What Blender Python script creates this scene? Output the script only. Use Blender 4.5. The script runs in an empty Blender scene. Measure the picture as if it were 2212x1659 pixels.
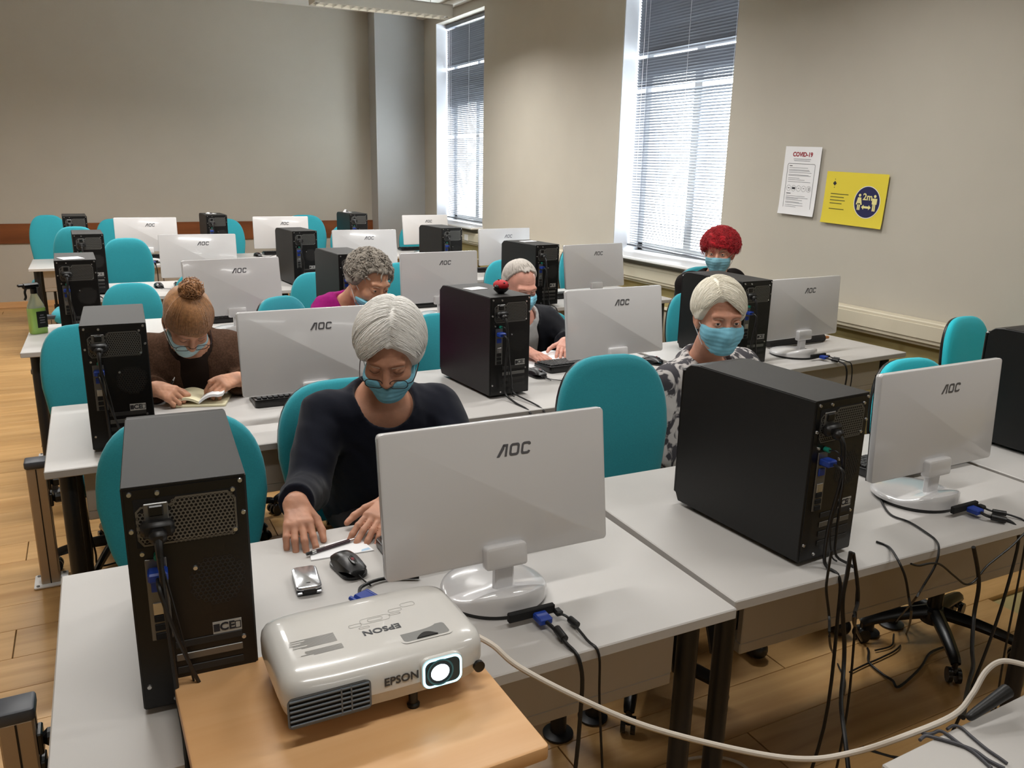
import bpy, bmesh, math, random
import numpy as np
from mathutils import Vector, Matrix

# ------------------------------------------------------------------ camera
IMG_W, IMG_H = 2212, 1659
CAM_F, CAM_YAW, CAM_PITCH, CAM_ROLL = 1757.62, 0.4764, 0.2615, 0.0211
CAM_POS = np.array([-0.3112, -0.0125, 1.6394])
_f = np.array([math.sin(CAM_YAW) * math.cos(CAM_PITCH), math.cos(CAM_YAW) * math.cos(CAM_PITCH), -math.sin(CAM_PITCH)])
_r = np.array([math.cos(CAM_YAW), -math.sin(CAM_YAW), 0.0])
_u = np.cross(_r, _f)
_c, _s = math.cos(CAM_ROLL), math.sin(CAM_ROLL)
_r, _u = _c * _r + _s * _u, -_s * _r + _c * _u
scene = bpy.context.scene
COL = scene.collection
camd = bpy.data.cameras.new('camera'); cam = bpy.data.objects.new('camera', camd); COL.objects.link(cam)
camd.sensor_fit = 'HORIZONTAL'; camd.sensor_width = 36.0; camd.lens = CAM_F / IMG_W * 36.0
camd.clip_start = 0.02; camd.clip_end = 200
cam.matrix_world = Matrix(((_r[0], _u[0], -_f[0], CAM_POS[0]), (_r[1], _u[1], -_f[1], CAM_POS[1]), (_r[2], _u[2], -_f[2], CAM_POS[2]), (0, 0, 0, 1)))
scene.camera = cam

# ------------------------------------------------------------------ world (bright overcast sky) and exposure
world = bpy.data.worlds.new('overcast_sky'); scene.world = world; world.use_nodes = True
_bg = world.node_tree.nodes['Background']
_bg.inputs['Color'].default_value = (0.92, 0.96, 1.0, 1); _bg.inputs['Strength'].default_value = 17.0
scene.view_settings.view_transform = 'Standard'; scene.view_settings.look = 'None'
scene.view_settings.gamma = 1.0; scene.view_settings.use_curve_mapping = False
scene.view_settings.exposure = 0.22
scene.cycles.use_denoising = True
scene.cycles.max_bounces = 8; scene.cycles.diffuse_bounces = 4; scene.cycles.glossy_bounces = 3
scene.cycles.transparent_max_bounces = 12; scene.cycles.transmission_bounces = 6
scene.cycles.caustics_reflective = False; scene.cycles.caustics_refractive = False
scene.cycles.sample_clamp_indirect = 6.0
LAMP_POWER = 25.0          # watts of a ceiling lamp
# ------------------------------------------------------------------ pixel -> position helpers
def ray(px):
    return _f + _r * (px[0] - IMG_W / 2) / CAM_F - _u * (px[1] - IMG_H / 2) / CAM_F
def on(px, axis, val):
    v = ray(px); p = CAM_POS + v * ((val - CAM_POS[axis]) / v[axis]); return Vector(p.tolist())

# ------------------------------------------------------------------ mesh helpers
class MB:
    def __init__(s): s.v = []; s.f = []
    def add(s, vs, fs):
        n = len(s.v); s.v += [tuple(v) for v in vs]; s.f += [tuple(i + n for i in f) for f in fs]; return s
    def box(s, c, size, M=None, b=0.0):
        hx, hy, hz = [q / 2 for q in size]; b = min(b, hx * .95, hy * .95, hz * .95)
        if b <= 0:
            vs = [Vector((x, y, z)) for x in (-hx, hx) for y in (-hy, hy) for z in (-hz, hz)]
            fs = [(0, 1, 3, 2), (4, 6, 7, 5), (0, 4, 5, 1), (2, 3, 7, 6), (0, 2, 6, 4), (1, 5, 7, 3)]
        else:
            vs = []; idx = {}
            for sx in (-1, 1):
                for sy in (-1, 1):
                    for sz in (-1, 1):
                        for a in range(3):
                            p = [sx * (hx - b), sy * (hy - b), sz * (hz - b)]; p[a] = (sx * hx, sy * hy, sz * hz)[a]
                            idx[(sx, sy, sz, a)] = len(vs); vs.append(Vector(p))
            fs = []
            S = (-1, 1)
            for a in range(3):
                o = [q for q in range(3) if q != a]
                for sg in S:
                    quad = []
                    for (p, q) in ((-1, -1), (1, -1), (1, 1), (-1, 1)):
                        k = [0, 0, 0]; k[a] = sg; k[o[0]] = p; k[o[1]] = q; quad.append(idx[(k[0], k[1], k[2], a)])
                    fs.append(tuple(quad))
            for a in range(3):
                o = [q for q in range(3) if q != a]
                for p in S:
                    for q in S:
                        k1 = [0, 0, 0]; k1[o[0]] = p; k1[o[1]] = q; k2 = list(k1); k1[a] = -1; k2[a] = 1
                        fs.append((idx[(*k1, o[0])], idx[(*k2, o[0])], idx[(*k2, o[1])], idx[(*k1, o[1])]))
            for sx in S:
                for sy in S:
                    for sz in S: fs.append(tuple(idx[(sx, sy, sz, a)] for a in range(3)))
        c = Vector(c); vs = [(M @ v if M else v) + c for v in vs]
        return s.add(vs, fs)
    def cyl(s, p0, p1, r0, r1=None, n=16, cap=True):
        p0 = Vector(p0); p1 = Vector(p1); r1 = r0 if r1 is None else r1
        d = (p1 - p0).normalized(); a = d.orthogonal().normalized(); b = d.cross(a)
        vs = []
        for p, r in ((p0, r0), (p1, r1)):
            vs += [p + (a * math.cos(2 * math.pi * i / n) + b * math.sin(2 * math.pi * i / n)) * r for i in range(n)]
        fs = [(i, (i + 1) % n, n + (i + 1) % n, n + i) for i in range(n)]
        if cap: fs += [tuple(range(n - 1, -1, -1)), tuple(range(n, 2 * n))]
        return s.add(vs, fs)
    def tube(s, pts, r, n=8, smooth=6, taper=None, cap=True, flat=1.0):
        P = [Vector(p) for p in pts]
        if smooth > 1 and len(P) > 2: P = spline(P, smooth)
        m = len(P); vs = []; fs = []; prev = None
        for i, p in enumerate(P):
            d = (P[min(i + 1, m - 1)] - P[max(i - 1, 0)]).normalized()
            if prev is None: a = d.orthogonal().normalized()
            else:
                a = prev - d * prev.dot(d); a = a.normalized() if a.length > 1e-6 else d.orthogonal().normalized()
            prev = a; b = d.cross(a); rr = r if taper is None else r * taper(i / (m - 1))
            vs += [p + (a * math.cos(2 * math.pi * k / n) + b * math.sin(2 * math.pi * k / n) * flat) * rr for k in range(n)]
        for i in range(m - 1):
            for k in range(n): fs.append((i * n + k, i * n + (k + 1) % n, (i + 1) * n + (k + 1) % n, (i + 1) * n + k))
        if cap: fs += [tuple(range(n - 1, -1, -1)), tuple(range((m - 1) * n, m * n))]
        return s.add(vs, fs)
    def ell(s, c, rad, nu=16, nv=10, M=None):
        vs = []; fs = []; c = Vector(c)
        for j in range(nv + 1):
            t = math.pi * j / nv
            for i in range(nu):
                q = 2 * math.pi * i / nu
                v = Vector((rad[0] * math.sin(t) * math.cos(q), rad[1] * math.sin(t) * math.sin(q), rad[2] * math.cos(t)))
                vs.append((M @ v if M else v) + c)
        for j in range(nv):
            for i in range(nu): fs.append((j * nu + i, (j + 1) * nu + i, (j + 1) * nu + (i + 1) % nu, j * nu + (i + 1) % nu))
        return s.add(vs, fs)
    def lathe(s, prof, c=(0, 0, 0), n=24, M=None):
        vs = []; fs = []; c = Vector(c); m = len(prof)
        for (r, z) in prof:
            for i in range(n):
                q = 2 * math.pi * i / n; v = Vector((r * math.cos(q), r * math.sin(q), z)); vs.append((M @ v if M else v) + c)
        for j in range(m - 1):
            for i in range(n): fs.append((j * n + i, j * n + (i + 1) % n, (j + 1) * n + (i + 1) % n, (j + 1) * n + i))
        fs += [tuple(range(n - 1, -1, -1)), tuple(range((m - 1) * n, m * n))]
        return s.add(vs, fs)
    def rings(s, rings, cap0=True, cap1=True):
        n = len(rings[0]); vs = [p for r in rings for p in r]; fs = []
        for j in range(len(rings) - 1):
            for i in range(n): fs.append((j * n + i, j * n + (i + 1) % n, (j + 1) * n + (i + 1) % n, (j + 1) * n + i))
        if cap0: fs.append(tuple(range(n - 1, -1, -1)))
        if cap1: fs.append(tuple(range((len(rings) - 1) * n, len(rings) * n)))
        return s.add(vs, fs)
    def slab(s, poly, z0, z1, b=0.0, fn=None):
        """extrude a 2D outline from z0 to z1 with a small bevel; fn maps (x,y,z) to 3D"""
        fn = fn or (lambda x, y, z: (x, y, z)); R = []
        if b > 0:
            q = inset(poly, b); q2 = inset(poly, b * .3)
            R = [[(x, y, z0) for x, y in q], [(x, y, z0 + b * .3) for x, y in q2], [(x, y, z0 + b) for x, y in poly], [(x, y, z1 - b) for x, y in poly], [(x, y, z1 - b * .3) for x, y in q2], [(x, y, z1) for x, y in q]]
        else: R = [[(x, y, z0) for x, y in poly], [(x, y, z1) for x, y in poly]]
        return s.rings([[fn(*p) for p in r] for r in R])
    def xf(s, M):
        s.v = [tuple(M @ Vector(v)) for v in s.v]; return s
    def mesh(s, name, mat, smooth=True, angle=40):
        me = bpy.data.meshes.new(name); me.from_pydata(s.v, [], s.f); me.validate(); 
        bm = bmesh.new(); bm.from_mesh(me); bmesh.ops.recalc_face_normals(bm, faces=bm.faces); bm.to_mesh(me); bm.free()
        if mat is not None: me.materials.append(mat)
        if smooth:
            me.polygons.foreach_set('use_smooth', [True] * len(me.polygons))
            try: me.set_sharp_from_angle(angle=math.radians(angle))
            except Exception: pass
        me.update(); return me
    def build(s, name, mat, parent=None, smooth=True, angle=40):
        return link(name, s.mesh(name, mat, smooth, angle), parent)

def spline(P, k):
    out = []; m = len(P)
    for i in range(m - 1):
        p0 = P[max(i - 1, 0)]; p1 = P[i]; p2 = P[i + 1]; p3 = P[min(i + 2, m - 1)]
        for j in range(k):
            t = j / k; out.append(0.5 * ((2 * p1) + (p2 - p0) * t + (2 * p0 - 5 * p1 + 4 * p2 - p3) * t * t + (3 * p1 - p0 - 3 * p2 + p3) * t ** 3))
    out.append(P[-1]); return out
def inset(poly, d):
    n = len(poly); out = []
    area = sum(poly[i][0] * poly[(i + 1) % n][1] - poly[(i + 1) % n][0] * poly[i][1] for i in range(n))
    sg = 1 if area > 0 else -1
    for i in range(n):
        p0 = Vector(poly[i - 1]); p1 = Vector(poly[i]); p2 = Vector(poly[(i + 1) % n])
        e1 = (p1 - p0).normalized(); e2 = (p2 - p1).normalized()
        n1 = Vector((-e1.y, e1.x)) * sg; n2 = Vector((-e2.y, e2.x)) * sg; m = n1 + n2
        L = max(m.length_squared, .5); out.append(tuple(p1 + m * (2 * d / L) * 1.0)) if L else out.append(tuple(p1))
    return out
def rrect(w, h, r, n=5, cx=0, cy=0):
    out = []
    for (sx, sy, a0) in ((1, 1, 0), (-1, 1, 90), (-1, -1, 180), (1, -1, 270)):
        for i in range(n + 1):
            a = math.radians(a0 + 90 * i / n); out.append((cx + sx * (w / 2 - r) + r * math.cos(a), cy + sy * (h / 2 - r) + r * math.sin(a)))
    return out
def circle(r, n=32, cx=0, cy=0): return [(cx + r * math.cos(2 * math.pi * i / n), cy + r * math.sin(2 * math.pi * i / n)) for i in range(n)]

def link(name, data, parent=None):
    o = bpy.data.objects.new(name, data); COL.objects.link(o)
    if parent is not None: o.parent = parent
    return o
def tag(o, label=None, cat=None, group=None, kind=None):
    if label: o['label'] = label
    if cat: o['category'] = cat
    if group: o['group'] = group
    if kind: o['kind'] = kind
    return o
def thing(name, loc, rz=0.0, label=None, cat=None, group=None):
    o = link(name, None); o.location = loc; o.rotation_euler = (0, 0, rz); o.empty_display_size = .05
    return tag(o, label, cat, group)
def copy_tree(o, parent=None):
    c = o.copy(); COL.objects.link(c)
    if parent is not None: c.parent = parent
    for ch in list(o.children): copy_tree(ch, c)
    return c
_TXT = {}
def text_mb(body, size, extrude=0.0003, align='CENTER', bold=0.0):
    """lettering as mesh data (flat in XY, reading along +X)"""
    cu = bpy.data.curves.new('lettering', 'FONT'); cu.body = body; cu.size = size; cu.extrude = extrude
    cu.align_x = align; cu.align_y = 'CENTER'; cu.offset = bold; cu.resolution_u = 3
    o = bpy.data.objects.new('lettering', cu); COL.objects.link(o)
    dg = bpy.context.evaluated_depsgraph_get(); dg.update()
    me = bpy.data.meshes.new_from_object(o.evaluated_get(dg))
    mb = MB(); mb.add([v.co for v in me.vertices], [tuple(p.vertices) for p in me.polygons])
    bpy.data.objects.remove(o); bpy.data.curves.remove(cu); bpy.data.meshes.remove(me); return mb

# ------------------------------------------------------------------ materials
def srgb(r, g, b): return tuple((c / 255 / 12.92 if c / 255 <= .04045 else ((c / 255 + .055) / 1.055) ** 2.4) for c in (r, g, b))
MATS = {}
def mat(name, col, rough=.5, metal=0.0, spec=.5, coat=0.0, noise=0.0, nscale=30.0, bump=0.0, bscale=200.0, sss=0.0, sheen=0.0, stretch=None, emit=None, estr=0.0, trans=0.0):
    if name in MATS: return MATS[name]
    m = bpy.data.materials.new(name); m.use_nodes = True; nt = m.node_tree; b = nt.nodes['Principled BSDF']
    b.inputs['Base Color'].default_value = (*col, 1); b.inputs['Roughness'].default_value = rough; b.inputs['Metallic'].default_value = metal
    b.inputs['Specular IOR Level'].default_value = spec; b.inputs['Coat Weight'].default_value = coat; b.inputs['Coat Roughness'].default_value = .05
    b.inputs['Sheen Weight'].default_value = sheen; b.inputs['Transmission Weight'].default_value = trans
    if sss: b.inputs['Subsurface Weight'].default_value = sss; b.inputs['Subsurface Radius'].default_value = (.012, .004, .002); b.inputs['Subsurface Scale'].default_value = .6
    if emit: b.inputs['Emission Color'].default_value = (*emit, 1); b.inputs['Emission Strength'].default_value = estr
    if noise or bump:
        tc = nt.nodes.new('ShaderNodeTexCoord'); mp = nt.nodes.new('ShaderNodeMapping'); nt.links.new(tc.outputs['Object'], mp.inputs['Vector'])
        if stretch: mp.inputs['Scale'].default_value = stretch
    if noise:
        n = nt.nodes.new('ShaderNodeTexNoise'); n.inputs['Scale'].default_value = nscale; n.inputs['Detail'].default_value = 4; nt.links.new(mp.outputs['Vector'], n.inputs['Vector'])
        cr = nt.nodes.new('ShaderNodeValToRGB'); cr.color_ramp.elements[0].position = .3; cr.color_ramp.elements[1].position = .7
        cr.color_ramp.elements[0].color = (*[c * (1 - noise) for c in col], 1); cr.color_ramp.elements[1].color = (*[min(1, c * (1 + noise)) for c in col], 1)
        nt.links.new(n.outputs['Fac'], cr.inputs['Fac']); nt.links.new(cr.outputs['Color'], b.inputs['Base Color'])
    if bump:
        n2 = nt.nodes.new('ShaderNodeTexNoise'); n2.inputs['Scale'].default_value = bscale; n2.inputs['Detail'].default_value = 3; nt.links.new(mp.outputs['Vector'], n2.inputs['Vector'])
        bp = nt.nodes.new('ShaderNodeBump'); bp.inputs['Strength'].default_value = bump; bp.inputs['Distance'].default_value = .002
        nt.links.new(n2.outputs['Fac'], bp.inputs['Height']); nt.links.new(bp.outputs['Normal'], b.inputs['Normal'])
    MATS[name] = m; return m
def wood_mat(name, c1, c2, scale=(1.2, 14, 14), rough=.35, island=0.0, spec=.5):
    m = bpy.data.materials.new(name); m.use_nodes = True; nt = m.node_tree; b = nt.nodes['Principled BSDF']; L = nt.links.new
    tc = nt.nodes.new('ShaderNodeTexCoord'); mp = nt.nodes.new('ShaderNodeMapping'); mp.inputs['Scale'].default_value = scale
    oi = nt.nodes.new('ShaderNodeObjectInfo'); ad = nt.nodes.new('ShaderNodeVectorMath'); ad.operation = 'ADD'
    mu = nt.nodes.new('ShaderNodeVectorMath'); mu.operation = 'SCALE'; mu.inputs['Scale'].default_value = 37.0
    cx = nt.nodes.new('ShaderNodeCombineXYZ')
    for k in range(3): L(oi.outputs['Random'], cx.inputs[k])
    L(cx.outputs[0], mu.inputs[0]); L(tc.outputs['Object'], mp.inputs['Vector']); L(mp.outputs['Vector'], ad.inputs[0]); L(mu.outputs[0], ad.inputs[1])
    n = nt.nodes.new('ShaderNodeTexNoise'); n.inputs['Scale'].default_value = 1.0; n.inputs['Detail'].default_value = 6; n.inputs['Distortion'].default_value = .6; L(ad.outputs[0], n.inputs['Vector'])
    cr = nt.nodes.new('ShaderNodeValToRGB'); e = cr.color_ramp.elements; e[0].position = .3; e[1].position = .72; e[0].color = (*c1, 1); e[1].color = (*c2, 1); L(n.outputs['Fac'], cr.inputs['Fac'])
    hs = nt.nodes.new('ShaderNodeHueSaturation'); L(cr.outputs['Color'], hs.inputs['Color'])
    mr = nt.nodes.new('ShaderNodeMapRange'); mr.inputs['To Min'].default_value = 1 - island; mr.inputs['To Max'].default_value = 1 + island; L(oi.outputs['Random'], mr.inputs['Value']); L(mr.outputs[0], hs.inputs['Value'])
    L(hs.outputs['Color'], b.inputs['Base Color']); b.inputs['Roughness'].default_value = rough; b.inputs['Specular IOR Level'].default_value = spec
    MATS[name] = m; return m

M_wall = mat('wall_paint', srgb(188, 182, 170), .85, noise=.02, nscale=3, bump=.06, bscale=120)
M_dado = mat('dado_paint', srgb(178, 163, 112), .6, noise=.03, nscale=4)
M_column = mat('column_paint', srgb(176, 176, 174), .8, noise=.02, nscale=3)
M_ceil = mat('ceiling_paint', srgb(225, 222, 214), .9)
M_rail = wood_mat('brown_rail', srgb(112, 60, 24), srgb(140, 80, 38), (1.0, 10, 10), .4)
M_floor = wood_mat('floor_laminate', srgb(184, 140, 86), srgb(214, 172, 116), (1.3, 16, 16), .32, island=.06)
M_table = wood_mat('beech_table', srgb(214, 164, 112), srgb(224, 178, 128), (1.5, 26, 26), .4)
M_white = mat('white_frame', srgb(232, 232, 232), .35)
M_trunk = mat('trunking_plastic', srgb(208, 199, 178), .45)
M_slat = mat('blind_slat', srgb(104, 107, 114), .4, metal=.3)
M_black = mat('black_steel', srgb(20, 20, 21), .42, spec=.4, bump=.05, bscale=600)
M_blackgloss = mat('black_plastic', srgb(14, 14, 15), .3)
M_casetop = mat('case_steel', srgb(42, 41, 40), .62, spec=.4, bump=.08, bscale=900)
M_grille = mat('grey_steel', srgb(120, 120, 118), .38, metal=.7)
M_silver = mat('silver_steel', srgb(200, 200, 200), .25, metal=.9)
M_desk = mat('desk_laminate', srgb(192, 189, 186), .42, noise=.012, nscale=8)
M_apron = mat('desk_apron', srgb(178, 170, 160), .5)
M_leg = mat('desk_leg_steel', srgb(34, 35, 38), .4, metal=.2)
M_monitor = mat('glossy_white_plastic', srgb(208, 207, 208), .16, coat=.4)
M_logo = mat('logo_grey', srgb(92, 92, 96), .3)
M_screen = mat('dark_screen', srgb(8, 8, 10), .12)
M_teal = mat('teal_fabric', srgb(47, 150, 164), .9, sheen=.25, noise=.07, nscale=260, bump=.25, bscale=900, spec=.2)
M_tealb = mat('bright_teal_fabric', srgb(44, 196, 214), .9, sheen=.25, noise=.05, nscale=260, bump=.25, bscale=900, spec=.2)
M_cable = mat('black_cable', srgb(16, 16, 17), .45)
M_cablegrey = mat('grey_cable', srgb(70, 70, 76), .45)
M_cablewhite = mat('white_cable', srgb(205, 196, 184), .5)
M_blue = mat('blue_plug', srgb(28, 60, 150), .4)
M_paper = mat('white_paper', srgb(238, 238, 240), .8)
M_alu = mat('brushed_aluminium', srgb(176, 160, 140), .4, metal=.55)
M_cap = mat('grey_cap', srgb(70, 74, 82), .45)
# ------------------------------------------------------------------ room shell
XW, YB, XL, YF, ZC = 3.64, 10.50, -2.6, -3.0, 3.43
def struct(name, mb, m, parent=None):
    o = mb.build(name, m, parent, smooth=False)
    if parent is None: o['kind'] = 'structure'
    return o
fl = struct('floor', MB().box(((XL + XW) / 2, (YB + YF) / 2, -.06), (XW - XL + .6, YB - YF + .6, .08)), M_dado)
_pl = MB().box((0, 0, -.0105), (1.996, .1935, .019), b=.0012).mesh('plank', M_floor, smooth=False)
rnd = random.Random(3)
_row = 0; yy = YB - .1
while yy > -.6:
    x0 = XW - 1.0 + .02 - (0, .9, .35, 1.35)[_row % 4]
    while x0 > XL - .6:
        if x0 - 1 < XW: 
            p = link('plank', _pl, fl); p.location = (min(x0, XW - .5), yy, -.001 + (.0001 if _row % 2 else 0))
        x0 -= 2.0
    yy -= .195; _row += 1
struct('ceiling', MB().box(((XL + XW) / 2, (YB + YF) / 2, ZC + .05), (XW - XL + .6, YB - YF + .6, .1)), M_ceil)
struct('wall_back', MB().box(((XL + XW) / 2, YB + .1, ZC / 2), (XW - XL + .4, .2, ZC)), M_wall)
struct('wall_left', MB().box((XL - .1, (YB + YF) / 2, ZC / 2), (.2, YB - YF, ZC)), M_wall)
struct('wall_front', MB().box(((XL + XW) / 2, YF - .1, ZC / 2), (XW - XL + .4, .2, ZC)), M_wall)
# right wall with two tall window openings, deep reveals
WT = .42; WIN = [(4.50, 5.825), (8.46, 9.84)]; ZS, ZT = .965, 3.27
mb = MB(); ys = [YF] + [q for w in WIN for q in w] + [YB + .2]
for a, b in ((ys[0], ys[1]), (ys[2], ys[3]), (ys[4], ys[5])): mb.box((XW + WT / 2, (a + b) / 2, ZC / 2), (WT, b - a, ZC))
for a, b in WIN:
    mb.box((XW + WT / 2, (a + b) / 2, ZS / 2 - .02), (WT, b - a, ZS - .04)); mb.box((XW + WT / 2, (a + b) / 2, (ZT + ZC) / 2), (WT, b - a, ZC - ZT))
wr = struct('wall_right', mb, M_wall)
struct('trim_4', MB().box((XW - .004, (YF + YB) / 2, .39), (.008, YB - YF, .78)), M_dado)
# corner column
struct('wall_corner', MB().box(((3.0 + XW) / 2 + .05, (10.24 + YB) / 2 + .05, ZC / 2), (XW - 3.0 + .1, YB - 10.24 + .1, ZC)), M_column)
struct('trim_1', MB().box(((XL + 3.0) / 2, YB - .012, .815), (3.0 - XL, .024, .215), b=.004), M_rail)
struct('baseboard_back', MB().box(((XL + 3.0) / 2, YB - .009, .035), (3.0 - XL, .018, .07), b=.003), M_table)
# cornice along the right wall at the ceiling
struct('trim_2', MB().box((XW - .05, 8.0, ZC - .03), (.1, 5.0, .06), b=.01), M_ceil)

# glass
mg = bpy.data.materials.new('window_glass'); mg.use_nodes = True; nt = mg.node_tree; nt.nodes.clear()
o_ = nt.nodes.new('ShaderNodeOutputMaterial'); t_ = nt.nodes.new('ShaderNodeBsdfTransparent'); g_ = nt.nodes.new('ShaderNodeBsdfGlossy'); x_ = nt.nodes.new('ShaderNodeMixShader')
g_.inputs['Roughness'].default_value = .02; x_.inputs[0].default_value = .07; t_.inputs[0].default_value = (.93, .96, .97, 1)
nt.links.new(t_.outputs[0], x_.inputs[1]); nt.links.new(g_.outputs[0], x_.inputs[2]); nt.links.new(x_.outputs[0], o_.inputs[0])
M_glass = mg
def window(n, y0, y1):
    w = thing('window_%d' % n, (XW, (y0 + y1) / 2, ZS)); w['kind'] = 'structure'
    hw = (y1 - y0) / 2; H = ZT - ZS; xf = .30
    fr = MB()
    for s in (-1, 1): fr.box((xf, s * (hw - .035), H / 2), (.09, .07, H), b=.006)
    fr.box((xf, 0, .035), (.09, 2 * hw, .07), b=.006); fr.box((xf, 0, H - .035), (.09, 2 * hw, .07), b=.006)
    fr.box((xf, 0, H * .70), (.09, 2 * hw - .1, .11), b=.006); fr.box((xf, 0, H * .35), (.1, .10, H * .70), b=.006); fr.box((xf, 0, H * .85), (.08, .08, H * .3), b=.006)
    fr.build('window_frame', M_white, w, smooth=False)
    for s in (-1, 1):
        MB().box((xf, s * hw / 2, H * .35), (.008, hw - .07, H * .66)).build('pane', M_glass, w, smooth=False)
        MB().box((xf, s * hw / 2, H * .85), (.008, hw - .07, H * .26)).build('pane', M_glass, w, smooth=False)
    MB().box((.10, 0, -.012), (.50, 2 * hw + .04, .024), b=.006).build('window_sill', M_white, w, smooth=False)
    rv = MB()
    for s in (-1, 1): rv.box((.205, s * (hw - .002), H / 2), (.40, .004, H))
    rv.build('reveal', mat('reveal_white', srgb(226, 228, 234), .7), w, smooth=False)
    # venetian blind
    sl = MB(); W2 = hw - .014
    prof = [(-.0125, -.0012), (-.006, .0006), (0, .0012), (.006, .0006), (.0125, -.0012)]
    vs = []; fs = []
    for y in (-W2, W2):
        for x, z in prof: vs.append((x, y, z))
    for i in range(4): fs.append((i, i + 1, 6 + i, 5 + i))
    sl.add(vs, fs); sm = sl.mesh('slat', M_slat)
    bl = thing('window_blind', (XW + .145, (y0 + y1) / 2, ZS + .02), 0, None, 'blind')
    pitch = .0215; nsl = int((H - .10) / pitch); rn = random.Random(n)
    gaps = {1: [int(nsl * .685), int(nsl * .56)], 2: [int(nsl * .80), int(nsl * .44)]}[n]
    for i in range(nsl):
        z = .035 + i * pitch; frac = i / nsl
        til = math.radians(-23 - 12 * frac - 24 * min(1, max(0, (frac - .52) / .12)) + rn.uniform(-1.5, 1.5)); dz = 0
        if i in gaps: continue
        if i - 1 in gaps: dz = .004; til += .25
        o = link('slat', sm, bl); o.location = (0, 0, z + dz); o.rotation_euler = (0, -til, 0)
        if n == 1 and i < 6: o.rotation_euler = (.022 * (6 - i) / 6, -til, 0)
    MB().box((0, 0, H - .045), (.05, 2 * W2, .045), b=.004).build('head_rail', M_slat, bl, smooth=False)
    bt = MB().box((0, 0, 0), (.03, 2 * W2, .014), b=.003).build('bottom_rail', M_slat, bl, smooth=False); bt.location = (0, 0, .015)
    if n == 1: bt.rotation_euler = (.022, 0, 0)
    for s in (-.78, 0, .78):
        MB().tube([(-.0145, s * W2, .02), (-.0145, s * W2, H - .06)], .0011, n=5, smooth=1).build('ladder_cord', M_white, bl)
    MB().tube([(-.018, W2 * .86, .55), (-.018, W2 * .86, H - .06)], .0022, n=6, smooth=1).build('pull_chain', M_white, bl)
    tag(bl, {1: 'grey venetian blind hanging in the window beside the two posters', 2: 'grey venetian blind in the far window near the back corner'}[n], 'blind', 'window blinds')
window(1, *WIN[0]); window(2, *WIN[1])

# trunking and radiators along the window wall
tr = thing('cable_trunking', (XW, 6.0, .834), 0, 'long beige cable trunking fixed along the window wall above desk height', 'trunking')
MB().box((-.04, 0.6, 0), (.08, 8.2, .118), b=.006).build('channel', M_trunk, tr, smooth=False)
MB().box((-.083, 0.6, .003), (.008, 8.2, .076), b=.002).build('cover', M_trunk, tr, smooth=False)
MB().box((-.03, 0.6, -.069), (.06, 8.2, .018), b=.004).build('lower_lip', M_trunk, tr, smooth=False)
for yy in (-.35, 2.7): MB().box((-.09, yy, 0), (.012, .09, .07), b=.004).build('socket', M_white, tr, smooth=False)
for n, (a, b) in enumerate(WIN):
    rd = thing('radiator', (XW - .07, (a + b) / 2, .12), 0, ('cream panel radiator below the window nearer the posters', 'cream panel radiator below the far corner window')[n], 'radiator', 'panel radiators')
    hw = (b - a) / 2
    MB().box((0, 0, .24), (.05, 2 * hw, .48), b=.01).build('panel', M_trunk, rd, smooth=False)
    for k in range(22):
        MB().box((-.028, -hw + .06 + k * (2 * hw - .12) / 21, .24), (.01, .022, .42), b=.004).build('fin', M_trunk, rd, smooth=False)
    MB().box((.0, 0, .485), (.07, 2 * hw, .012), b=.003).build('top_grille', M_trunk, rd, smooth=False)

# ceiling lamps: louvred suspended fluorescent fittings
def make_lamp():
    t = link('ceiling_lamp', None); h = MB()
    L, Wd, Ht = 1.25, .20, .10
    h.box((0, 0, Ht - .004), (L, Wd, .008)); 
    for s in (-1, 1): h.box((0, s * (Wd / 2 - .004), Ht / 2), (L, .008, Ht)); h.box((s * (L / 2 - .004), 0, Ht / 2), (.008, Wd, Ht))
    h.build('housing', mat('lamp_housing', srgb(205, 203, 195), .5), t, smooth=False)
    for s in (-1, 1): MB().cyl((-L / 2 + .03, s * .045, .074), (L / 2 - .03, s * .045, .074), .008, n=10).build('fluorescent_tube', mat('tube_glow', (1, .96, .88), .4, emit=(1, .93, .80), estr=6.0), t)
    for k in range(16): MB().box((-L / 2 + .05 + k * (L - .1) / 15, 0, .022), (.003, Wd - .02, .04)).build('louvre_blade', M_silver, t, smooth=False)
    MB().box((0, 0, .022), (L - .02, .004, .04)).build('louvre_spine', M_silver, t, smooth=False)
    for s in (-1, 1): MB().tube([(s * .45, 0, Ht), (s * .45, 0, ZC - 2.93)], .003, n=6, smooth=1).build('suspension_wire', M_silver, t)
    return t
lamp0 = make_lamp()
LAMPS = [((2.17, 7.42), 'near the back corner'), ((-.35, 7.42), 'at the back, left column'), ((2.17, 5.15), 'above the third row, window side'), ((-.35, 5.15), 'above the third row, left side'),
         ((2.17, 2.88), 'above the second row, window side'), ((.0, 2.88), 'above the second row, left side'), ((2.17, .6), 'above the front row, window side, added as unseen fill'), ((.0, .6), 'above the front row, left side, added as unseen fill'),  # front row pair is out of view, added to brighten surfaces facing the camera
         ((2.17, -1.7), 'behind the viewer, window side, added as unseen fill'), ((.0, -1.7), 'behind the viewer, left side, added as unseen fill')]  # pair behind the camera is unseen too, added as weak front fill
LT = [lamp0] + [copy_tree(lamp0) for _ in LAMPS[1:]]
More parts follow.
